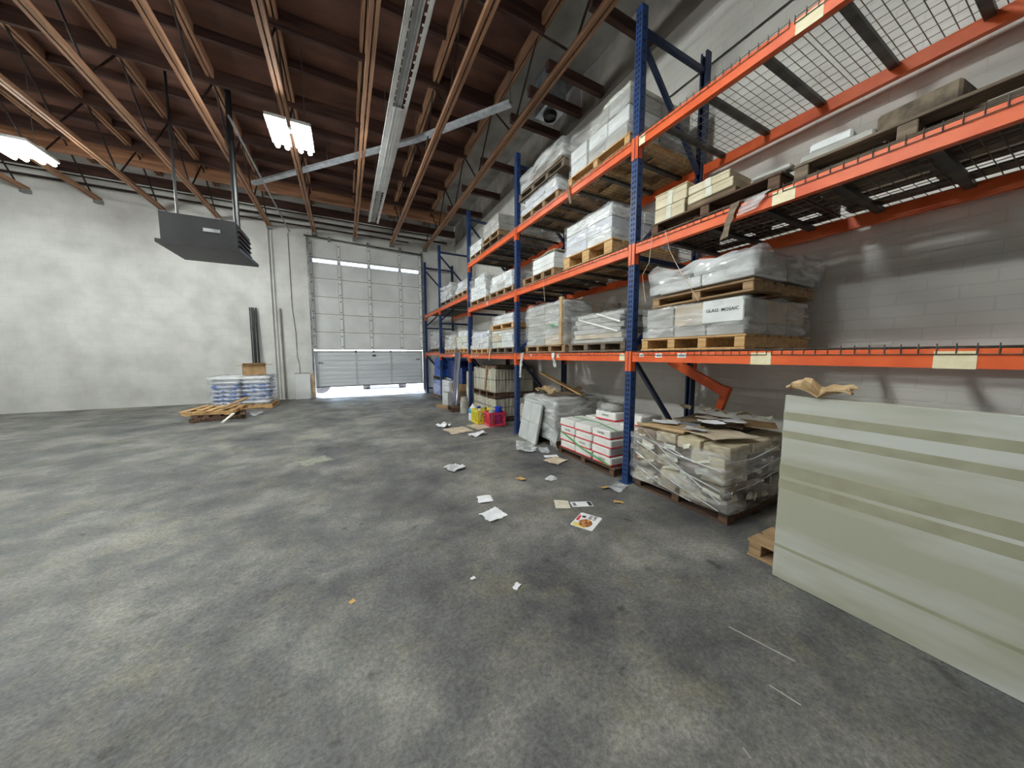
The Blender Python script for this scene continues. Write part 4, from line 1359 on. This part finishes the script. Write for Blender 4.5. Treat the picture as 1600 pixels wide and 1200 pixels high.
# ---- third bay: vertical tile packs on two pallet levels
pallet('dark floor pallet under the two-level tile packs in the third bay', 2.74, 6.04, 7.36, 0.0, 1.0, 'pallet_dark', 0.10, 4)
def tile_packs(label, y0, y1, z, h, n, seed, straps, x=2.77):
    rn = random.Random(seed)
    t_ = thing('tile_pack_row', label, 'tile pack', (x + 0.46, (y0 + y1) / 2, z), 0, 'rows of upright tile packs')
    L_ = y1 - y0
    for i in range(n):
        for k in range(4):
            w = L_ / n
            block('tile_pack', 0.224, w - 0.008, h * rn.uniform(0.93, 1.0), rn.choice(['tile_edge', 'pack_pale', 'pack_pale', 'carton_aged']), t_, (-0.345 + k * 0.23, -L_ / 2 + (i + .5) * w + rn.uniform(-.004, .004), 0), (0, 0, rn.uniform(-.02, .02)))
    for zz_ in straps:
        MB().box(-0.462, 0.462, -L_ / 2 - 0.004, -L_ / 2 - 0.001, zz_, zz_ + 0.012).build('strap', 'strap_dark', t_)
        MB().box(-0.466, -0.462, -L_ / 2, L_ / 2, zz_, zz_ + 0.012).build('strap', 'strap_dark', t_)
    return t_
tile_packs('lower row of upright cream tile packs behind the crates', 6.06, 7.34, 0.101, 0.40, 9, 3, (0.2,))
pallet('dark pallet between the two rows of upright tile packs', 2.74, 6.04, 7.36, 0.505, 1.0, 'pallet_dark', 0.115, 4)
tile_packs('upper row of upright cream tile packs strapped under the lowest shelf', 6.06, 7.34, 0.621, 0.52, 10, 4, (0.26,))
tag(MB().bar((2.755, 6.62, 0.63), (2.752, 6.48, 1.19), 0.07, 0.012, up=(1, 0, 0)).build('wooden_lath', 'pallet_aged'), 'wooden lath standing against the upper tile packs', 'lath')
tag(MB().box(2.80, 3.6, 6.1, 6.9, 1.145, 1.19).build('timber_slab', 'pallet_dark'), 'dark timber slab on top of the upper tile packs', 'timber')
tile_packs('single low row of tile packs beside the second post on the floor', 5.12, 5.60, 0.0, 0.46, 4, 6, (0.2,), x=3.05)

# ---- milk crates
def crate(label, x, y, m, sx, sy, sz, rz):
    t_ = thing('milk_crate', label, 'crate', (x, y, 0.013), rz, 'plastic milk crates')
    b_ = MB()
    th = 0.012
    b_.box(-sx / 2, sx / 2, -sy / 2, sy / 2, 0, th)
    b_.build('base', m, t_)
    for z0, z1, e in ((sz - 0.045, sz, 0.006), (0.0, 0.04, 0.002)):
        rim = MB()
        rim.box(-sx / 2 - e, sx / 2 + e, -sy / 2 - e, -sy / 2 + th, z0, z1).box(-sx / 2 - e, sx / 2 + e, sy / 2 - th, sy / 2 + e, z0, z1)
        rim.box(-sx / 2 - e, -sx / 2 + th, -sy / 2, sy / 2, z0, z1).box(sx / 2 - th, sx / 2 + e, -sy / 2, sy / 2, z0, z1)
        rim.build('rim' if z0 else 'foot_rim', m, t_)
    for cx in (-1, 1):
        for cy in (-1, 1):
            MB().box(*sorted((cx * sx / 2, cx * (sx / 2 - 0.03))), *sorted((cy * sy / 2, cy * (sy / 2 - 0.03))), 0.03, sz - 0.03).build('corner_post', m, t_)
    lat = MB()
    for side in range(4):
        L_ = sx if side % 2 == 0 else sy
        for d in (-1, 1):
            for k in range(-1, 6):
                a0 = -L_ / 2 + k * L_ / 5
                a1 = a0 + d * (sz - 0.07)
                z0, z1 = 0.035, sz - 0.04
                # clip to the wall
                def cl(a, z, a_, z_):
                    lo, hi = -L_ / 2 + .01, L_ / 2 - .01
                    if a < lo:
                        z += (lo - a) / (a_ - a) * (z_ - z); a = lo
                    elif a > hi:
                        z += (hi - a) / (a_ - a) * (z_ - z); a = hi
                    return a, z
                if max(a0, a1) <= -L_ / 2 + .02 or min(a0, a1) >= L_ / 2 - .02:
                    continue
                p = cl(a0, z0, a1, z1)
                q = cl(a1, z1, a0, z0)
                f = {0: lambda a, z: (a, -sy / 2 + .005, z), 2: lambda a, z: (a, sy / 2 - .005, z), 1: lambda a, z: (-sx / 2 + .005, a, z), 3: lambda a, z: (sx / 2 - .005, a, z)}[side]
                lat.bar(f(*p), f(*q), 0.010, 0.010)
    o_ = lat.build('lattice', m, t_)
    o_['kind'] = 'stuff'
    return t_


crate('yellow plastic milk crate on cardboard beside the pink one', 2.50, 6.16, 'crate_yellow', 0.34, 0.33, 0.28, 0.05)
crate('pinkish red plastic milk crate in front of the tile packs', 2.63, 5.80, 'crate_red', 0.34, 0.30, 0.27, -0.05)
t = thing('jug', 'white plastic jug with a blue label behind the yellow crate', 'jug', (2.43, 6.50, 0.0))
MB().lathe([(0.09, 0), (0.10, 0.02), (0.10, 0.24), (0.06, 0.30), (0.03, 0.33), (0.03, 0.36)], 18).build('body', 'plastic_white', t, smooth=False)
MB().lathe([(0.102, 0.17), (0.102, 0.24), (0.085, 0.27)], 18).build('label', 'plastic_cyan', t)
t = thing('blue_bucket', 'small blue pail standing in the pink crate', 'pail', (2.71, 5.80, 0.028))
MB().lathe([(0.06, 0), (0.065, 0.02), (0.07, 0.33), (0.076, 0.335), (0.076, 0.35)], 18).build('body', 'plastic_blue', t)
t = thing('grey_bottle', 'round grey bottle lying in the pink crate', 'bottle', (2.56, 5.80, 0.028))
MB().lathe([(0.05, 0), (0.07, 0.02), (0.07, 0.22), (0.06, 0.27), (0.03, 0.30)], 16).build('body', 'plastic_grey', t, smooth=True)
t = thing('spray_bottle', 'white spray bottle with blue trigger in the yellow crate', 'bottle', (2.46, 6.2, 0.027))
MB().lathe([(0.04, 0), (0.045, 0.02), (0.045, 0.22), (0.02, 0.28)], 14).build('body', 'plastic_white', t)
MB().box(-0.05, 0.02, -0.015, 0.015, 0.28, 0.32).build('trigger', 'plastic_blue', t)
t = thing('black_bottle', 'black bottle neck poking out of the yellow crate', 'bottle', (2.55, 6.08, 0.027))
MB().lathe([(0.035, 0), (0.04, 0.02), (0.04, 0.2), (0.015, 0.27), (0.015, 0.31)], 14).build('body', 'plastic_black', t)

# ---- floor under the far rack
t = thing('metal_channel', 'bright metal channel leaning on the lowest far beam, wider one', 'metal profile', (2.50, 7.93, 0.140))
def lean_channel(t_, w, L_, a, b_):
    h_ = holder('profile', t_, (0, 0, 0), (R(a), R(b_), 0))
    MB().box(0, 0.004, -w / 2, w / 2, 0, L_).build('web', 'alu_panel', h_)
    for q in (-1, 1):
        MB().box(-0.025, 0.004, *sorted((q * w / 2, q * (w / 2 - .004))), 0, L_).build('flange', 'alu_panel', h_)
lean_channel(t, 0.20, 1.36, -4, 6.5)
t = thing('metal_channel', 'narrow dark metal channel leaning beside the wider bright one', 'metal profile', (2.50, 8.16, 0.0))
lean_channel(t, 0.12, 1.62, -4, 5.5)
pallet('small rough pallet on the floor at the foot of the metal channels', 2.30, 7.62, 8.06, 0.0, 0.36, 'pallet_dark', 0.125, 2, n_deck=3)
tag(block('timber_offcut', 0.10, 0.55, 0.08, 'pallet_aged', None, (2.30, 8.42, 0.0), (0, 0, 0.3)), 'timber offcut on the floor beside the small rough pallet', 'timber')
stack('tan tile carton column beside the third post on the floor', 2.76, 7.54, 7.86, 0.0, 0.6, [(0.2, 1, 2), (0.2, 1, 2), (0.2, 1, 2), (0.2, 1, 2), (0.2, 1, 2)], ['carton_tan', 'carton_pale', 'carton_kraft'], None, 81, name='carton_column', jit=0.01)
t = thing('bundled_roll', 'grey banded roll standing by the third post', 'roll', (2.54, 7.40, 0.0))
MB().lathe([(0.09, 0), (0.1, 0.02), (0.1, 0.12), (0.095, 0.13), (0.1, 0.15), (0.1, 0.3), (0.09, 0.32), (0.085, 0.40)], 16).build('body', 'carton_grey', t)
stack('white boxed cartons on the floor at the middle of the far rack', 2.72, 9.28, 10.08, 0.101, 0.9, [(0.18, 2, 2), (0.18, 2, 2), (0.18, 2, 2)], ['carton_white'], dict(m='film_clear', top=0), 82)
pallet('reddish brown pallet on the floor under the white boxed cartons', 2.71, 9.26, 10.06, 0.0, 0.95, 'pallet_dark', 0.10, 3)
stack('brown carton heap beside the white boxed cartons', 2.78, 8.55, 9.2, 0.0, 0.8, [(0.2, 2, 2), (0.2, 2, 2), (0.2, 2, 2)], ['carton_brown', 'carton_kraft'], None, 83, name='carton_stack', jit=0.012)
pallet('pallet on the floor under the blue cartons by the loading door', 2.71, 10.22, 11.2, 0.0, 0.95, 'pallet_aged', 0.10, 3)
stack('lower blue film-wrapped cartons on the floor by the loading door', 2.72, 10.25, 11.17, 0.101, 0.9, [(0.17, 2, 2), (0.17, 2, 2), (0.17, 2, 2)], ['carton_blue'], dict(m='film_clear', top=0), 84)
pallet('dark pallet between the lower and upper blue cartons', 2.71, 10.24, 11.18, 0.622, 0.95, 'pallet_dark', 0.09, 3)
stack('upper blue cartons stacked under the lowest far shelf', 2.72, 10.26, 11.0, 0.714, 0.9, [(0.12, 2, 2)] * 5, ['carton_blue', 'carton_blue', 'carton_navy'], None, 85, name='carton_stack')
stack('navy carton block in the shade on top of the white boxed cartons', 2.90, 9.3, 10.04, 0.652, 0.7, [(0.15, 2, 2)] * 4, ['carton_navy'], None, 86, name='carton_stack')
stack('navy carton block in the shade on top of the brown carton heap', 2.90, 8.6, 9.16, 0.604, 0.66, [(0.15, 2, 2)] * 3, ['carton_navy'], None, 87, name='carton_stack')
tag(crumple_sheet('paper_heap', 0.13, 0.5, 'paper_grey', 0.10, 8, 152, 0.3, None, (2.80, 9.66, 0.656), (0, 0, 0), 0.002, 6), 'grey crumpled paper heap on the front edge of the white boxed cartons', 'paper')
t = thing('open_carton', 'grey-white open carton standing on end beside the metal channels', 'carton', (2.58, 8.72, 0.0), 0.25)
for (x0, x1, y0, y1, nm) in ((-.16, .16, -.15, -.145, 'side'), (-.16, .16, .145, .15, 'side'), (-.16, -.155, -.15, .15, 'side'), (.155, .16, -.15, .15, 'side')):
    MB().box(x0, x1, y0, y1, 0.004, 0.38).build(nm, 'board_grey', t)
MB().box(-.16, .16, -.15, .15, 0, 0.004).build('bottom', 'board_grey', t)

# ================================================================== RIGHT FOREGROUND
pallet('pale pallet on the floor behind the tall grey slab', 2.47, 0.15, 1.14, 0.0, 1.1, 'pallet_aged', 0.12, 3)
t = thing('stone_slab', 'tall grey banded slab standing on edge at the right foreground', 'slab', (2.40, 0.32, 0.0))
block('slab', 0.05, 1.26, 1.16, 'slab_paint', t, (0, 0, 0.001), bev=0.004)
for z, h in ((1.01, 0.05), (0.90, 0.045), (0.66, 0.075), (0.58, 0.06), (0.2, 0.02)):
    block('tape_band', 0.052, 1.262, h, 'slab_band', t, (0, 0, z), bev=0.001)
tag(crumple_sheet('torn_wrapping', 0.16, 0.30, 'cardboard', 0.09, 8, 160, 0.3, None, (2.41, 0.80, 1.163), (0, 0, 0.1), 0.012, 9), 'torn tan wrapping on the top edge of the tall grey slab', 'wrapping')
t = thing('plastic_roll', 'big white plastic film roll standing behind the tall grey slab', 'roll', (3.22, 0.72, 0.122))
MB().lathe([(0.30, 0), (0.36, 0.03), (0.375, 0.2), (0.375, 0.5), (0.35, 0.62), (0.25, 0.66)], 28).build('roll', 'plastic_white', t, smooth=True)
MB().lathe([(0.07, 0.66), (0.07, 0.70)], 16).build('core', 'carton_kraft', t)

# ================================================================== LEFT END OF THE AISLE
pallet('pale pallet under the blue and white cement bags', -3.06, 10.55, 11.55, 0.0, 1.28, 'pallet_fresh', 0.11, 3)
def bag_mesh(sx, sy, h, seed, m):
    rn = random.Random(seed)
    nx, ny = 10, 6
    top, bot = [], []
    off = Vector((seed, seed * 2.0, 0))
    for j in range(ny + 1):
        for i in range(nx + 1):
            u, v = i / nx * 2 - 1, j / ny * 2 - 1
            prof = (1 - abs(u) ** 4) ** 0.5 * (1 - abs(v) ** 4) ** 0.5
            x, y = u * sx / 2, v * sy / 2
            k = noise.noise(Vector((u * 2, v * 2, 0)) + off) * 0.012
            top.append((x, y, h / 2 + prof * h / 2 + k * prof))
            bot.append((x, y, h / 2 - prof * h / 2))
    b_ = MB()
    q = lambda i, j: j * (nx + 1) + i
    fs = [(q(i, j), q(i + 1, j), q(i + 1, j + 1), q(i, j + 1)) for j in range(ny) for i in range(nx)]
    b_.add(top, fs)
    b_.add(bot, [f[::-1] for f in fs])
    return b_.mesh('bag', m, True)
BAGS = [bag_mesh(0.60, 0.46, 0.125, s, m) for s, m in ((1, 'bag_blue'), (2, 'bag_white'), (3, 'bag_blue'))]
t = thing('bagged_pallet_load', 'film-wrapped stack of blue and white cement bags at the left end wall', 'bag stack', (-2.44, 11.05, 0.111), 0, None)
rnd = random.Random(3)
for L_ in range(7):
    for a in range(2):
        for c in range(2):
            o = bpy.data.objects.new('bag', BAGS[rnd.randrange(3)])
            o.location = (-0.31 + a * 0.62 + rnd.uniform(-.01, .01), -0.24 + c * 0.48, L_ * 0.105)
            o.rotation_euler = (0, 0, rnd.uniform(-.03, .03) + (math.pi if rnd.random() < .5 else 0))
            link(o, t)
wrap(t, 1.24, 0.96, 0.75, 7, m='film_clear', amp=0.02)
t = thing('open_cardboard_box', 'open kraft cardboard box with spread flaps on the cement bags', 'box', (-2.2, 10.95, 0.885), 0.25)
w, d, h = 0.48, 0.36, 0.27
for (x0, x1, y0, y1) in ((-w / 2, w / 2, -d / 2, -d / 2 + .006), (-w / 2, w / 2, d / 2 - .006, d / 2), (-w / 2, -w / 2 + .006, -d / 2, d / 2), (w / 2 - .006, w / 2, -d / 2, d / 2)):
    MB().box(x0, x1, y0, y1, 0, h).build('side', 'carton_kraft', t)
MB().box(-w / 2, w / 2, -d / 2, d / 2, 0, 0.006).build('bottom', 'carton_kraft', t)
for (p, q, wd) in (((-w / 2, 0, h), (-w / 2 - .17, 0, h - .03), d), ((w / 2, 0, h), (w / 2 + .17, 0, h + .0), d), ((0, -d / 2, h), (0, -d / 2 - .10, h + .05), w), ((0, d / 2, h), (0, d / 2 + .12, h + .04), w)):
    MB().bar(p, q, wd, 0.005).build('flap', 'carton_kraft', t)
# broken pallets in front of the bags
def broken_pallet(label, x, y, z, rz, wood, n, seed, tilt=(0, 0)):
    rn = random.Random(seed)
    t_ = thing('broken_pallet', label, 'pallet', (x, y, z), rz, 'broken pallets at the left')
    t_.rotation_euler = (tilt[0], tilt[1], rz)
    for i in range(3):
        block('stringer', 0.9, 0.06, 0.07, wood, t_, (0, -0.35 + i * 0.35, 0.016), bev=0.004)
    for i in range(n):
        block('board', 0.10, 0.85 * rn.uniform(.7, 1), 0.016, wood, t_, (-0.4 + i * 0.8 / (n - 1), rn.uniform(-.05, .05), 0.087), (0, 0, rn.uniform(-.1, .1)), bev=0.003)
    for i in range(2):
        block('bottom_board', 0.10, 0.8, 0.016, wood, t_, (-0.35 + i * 0.7, 0, 0), bev=0.003)
broken_pallet('dark broken pallet lying on the floor in front of the cement bags', -2.55, 9.35, 0.0, 0.2, 'pallet_dark', 5, 1)
broken_pallet('tan broken pallet on top of the dark broken one', -2.62, 9.45, 0.125, -0.15, 'pallet_fresh', 5, 2, (R(2), 0))
tag(MB().bar((-2.42, 9.0, 0.26), (-2.08, 9.55, 0.42), 0.12, 0.02).build('broken_plank', 'pallet_aged'), 'splintered plank jutting up from the tan broken pallet', 'plank')
tag(MB().bar((-2.30, 8.52, 0.02), (-2.18, 8.84, 0.16), 0.05, 0.02).build('white_stick', 'carton_pale'), 'pale stick propped on the dark broken pallet', 'stick')
tag(crumple_sheet('plastic_scrap', 0.3, 0.2, 'film_thick', 0.08, 7, 171, 0.3, None, (-1.92, 9.45, 0.001), (0, 0, 0.4), 0.001, 6), 'clear plastic scrap beside the broken pallets', 'plastic')
# black strips leaning on the end wall
for i, (x, w_, lab) in enumerate(((-2.47, 0.03, 'narrow black strip leaning on the end wall, leftmost of three'), (-2.405, 0.075, 'wide black strip leaning on the end wall, middle of three'), (-2.325, 0.05, 'black strip leaning on the end wall, rightmost of three'))):
    tag(MB().bar((x + 0.02, YE - 0.26 + i * .004, 0.005), (x, YE - 0.12 - i * .002, 2.84), w_, 0.03, up=(0, 1, 0)).build('black_strip', 'plastic_black'), lab, 'strip', 'black strips by the end wall')
# white board and torn foam by the door
t = thing('white_board', 'white board leaning on the wall left of the loading door', 'board', (-1.24, YE - 0.2, 0.0))
block('panel', 0.42, 0.03, 0.83, 'door_white', t, (0, 0, 0.003), (R(-7), 0, 0))
block('dark_edge', 0.42, 0.035, 0.015, 'grime', t, (0, 0.1, 0.828), (R(-7), 0, 0))
tag(crumple_sheet('torn_foam', 0.8, 0.09, 'foam_tan', 0.05, 9, 175, 0.2, None, (-0.955, YE - 0.14, 0.42), (0, R(86), R(90)), 0.04, 6), 'torn tan foam pad beside the loading door', 'foam')

# ================================================================== LITTER ON THE FLOOR
LIT = [  # name, x, y, w, l, material, rot, amp, seed, ragged, label
    ('paper_sheet', 1.10, 2.48, 0.21, 0.20, 'paper_white', 0.25, 0.018, 1, 0.16, 'larger crumpled white sheet in mid aisle'),
    ('paper_sheet', 1.16, 2.80, 0.15, 0.17, 'paper_white', -0.25, 0.014, 2, 0.14, 'smaller white sheet just beyond the larger one in mid aisle'),
    ('paper_sheet', 1.15, 3.77, 0.25, 0.26, 'paper_grey', 0.4, 0.035, 3, 0.3, 'grey-white crumpled paper alone farther up the aisle'),
    ('paper_sheet', 1.76, 2.36, 0.14, 0.17, 'paper_cream', -0.5, 0.006, 4, 0.05, 'cream card lying left of the white leaflet'),
    ('paper_scrap', 2.03, 2.93, 0.14, 0.12, 'paper_grey', 0.3, 0.025, 6, 0.3, 'small crumpled white scrap left of the burst load'),
    ('leaf_scrap', 1.72, 3.09, 0.09, 0.12, 'leaf_tan', 0.2, 0.012, 7, 0.3, 'small tan scrap in mid aisle near the crumpled scrap'),
    ('leaf_scrap', 2.39, 2.46, 0.13, 0.07, 'leaf_tan', 0.1, 0.02, 8, 0.3, 'tan scrap nearest the blue post'),
    ('leaf_scrap', 2.27, 2.15, 0.10, 0.07, 'leaf_tan', -0.7, 0.02, 9, 0.3, 'tan scrap in front of the burst load'),
    ('cardboard_sheet', 2.44, 3.42, 0.30, 0.26, 'carton_tan', 0.3, 0.015, 10, 0.25, 'tan torn cardboard on the floor by the red and white cartons'),
    ('paper_sheet', 2.50, 3.62, 0.20, 0.10, 'paper_white', -0.3, 0.006, 11, 0.05, 'white slip on the floor by the red and white cartons'),
    ('cardboard_sheet', 1.82, 5.72, 0.46, 0.50, 'carton_tan', 0.15, 0.012, 12, 0.15, 'flat tan cardboard on the floor left of the crates'),
    ('paper_sheet', 2.02, 5.20, 0.36, 0.18, 'paper_white', 0.2, 0.05, 14, 0.3, 'white twisted paper in front of the flat cardboard'),
    ('paper_sheet', 1.66, 6.12, 0.22, 0.24, 'paper_white', 0.8, 0.09, 15, 0.25, 'white folded paper standing up left of the crates'),
    ('paper_sheet', -0.41, 4.92, 0.42, 0.34, 'residue', 0.5, 0.003, 16, 0.35, 'thin pale residue sheet on the left of the aisle'),
    ('leaf_scrap', -0.02, 1.94, 0.035, 0.035, 'leaf_tan', 0.5, 0.008, 17, 0.3, 'tiny orange-tan scrap in the left foreground'),
    ('paper_scrap', 0.87, 1.61, 0.06, 0.04, 'paper_white', 0.5, 0.01, 18, 0.35, 'tiny white shred in the central foreground'),
    ('paper_scrap', 0.66, 1.80, 0.035, 0.03, 'paper_white', 0.1, 0.01, 19, 0.35, 'tiny white shred left of the central one'),
    ('plastic_scrap', 2.52, 2.40, 0.26, 0.16, 'film_thick', 0.3, 0.03, 20, 0.3, 'clear plastic shred at the foot of the nearest blue post'),
]
for nm, x, y, w, l, m, rz, amp, sd, rg, lab in LIT:
    tag(crumple_sheet(nm, w, l, m, amp, 8, 300 + sd, rg, None, (x, y, 0.0008), (0, 0, rz), 0.001, 9), lab, 'cardboard' if 'cardboard' in nm else ('plastic' if 'plastic' in nm else 'paper'), 'litter on the floor')
tag(crumple_sheet('cardboard_sheet', 0.60, 0.50, 'carton_tan', 0.004, 8, 331, 0.12, None, (2.43, 5.86, 0.0008), (0, 0, 0.1), 0.003, 3), 'layered cardboard under the two milk crates', 'cardboard', 'litter on the floor')
t = thing('leaflet', 'white leaflet with a dark printed end beside the cream card', 'leaflet', (1.93, 2.28, 0.0008), R(-22))
block('sheet', 0.20, 0.10, 0.004, 'paper_white', t, bev=0.001)
block('print', 0.035, 0.085, 0.0006, 'ink', t, (0.075, 0, 0.004), bev=0)
block('print', 0.03, 0.06, 0.0006, 'ink_grey', t, (-0.07, 0, 0.004), bev=0)
# food flyer: rounded card lying aslant
t = thing('food_flyer', 'glossy flyer with a picture of food lying on the floor', 'flyer', (1.76, 2.015, 0.0008), R(28))
hw, hh = 0.125, 0.095
pts = []
for cx, cy, a in ((hw - .015, hh - .015, 0), (-hw + .015, hh - .015, 90), (-hw + .015, -hh + .015, 180), (hw - .015, -hh + .015, 270)):
    for k in range(4):
        an = R(a + k * 30)
        pts.append((cx + .015 * math.cos(an), cy + .015 * math.sin(an)))
MB().prism(pts, 0, 0.002).build('card', 'paper_white', t)
mat('food_print', (110, 50, 24), (222, 160, 96), 38, rough=0.4, lo=0.4, hi=0.6)
mat('flyer_yellow', (232, 214, 120), None, rough=0.4)
mat('flyer_red', (206, 60, 74), None, rough=0.4)
def disc(name, m, x, y, rx, ry, z, n=18):
    MB().prism([(x + rx * math.cos(2 * math.pi * k / n), y + ry * math.sin(2 * math.pi * k / n)) for k in range(n)], z, z + 0.0004).build(name, m, t)
MB().prism([(-0.118, -0.04), (-0.118, 0.08), (-0.06, 0.085), (-0.075, 0.0)], 0.002, 0.0024).build('yellow_print', 'flyer_yellow', t)
disc('food_print', 'food_print', -0.035, -0.005, 0.068, 0.056, 0.0024)
MB().prism([(-0.03, 0.062), (-0.02, 0.088), (0.085, 0.088), (0.05, 0.066)], 0.002, 0.0024).build('red_print', 'flyer_red', t)
disc('emblem', 'ink', 0.062, 0.045, 0.018, 0.018, 0.002)
text_mesh('lettering', 'BITE\nCAFE', 0.036, 'ink', t, (0.078, -0.03, 0.0028), (0, 0, R(0)))
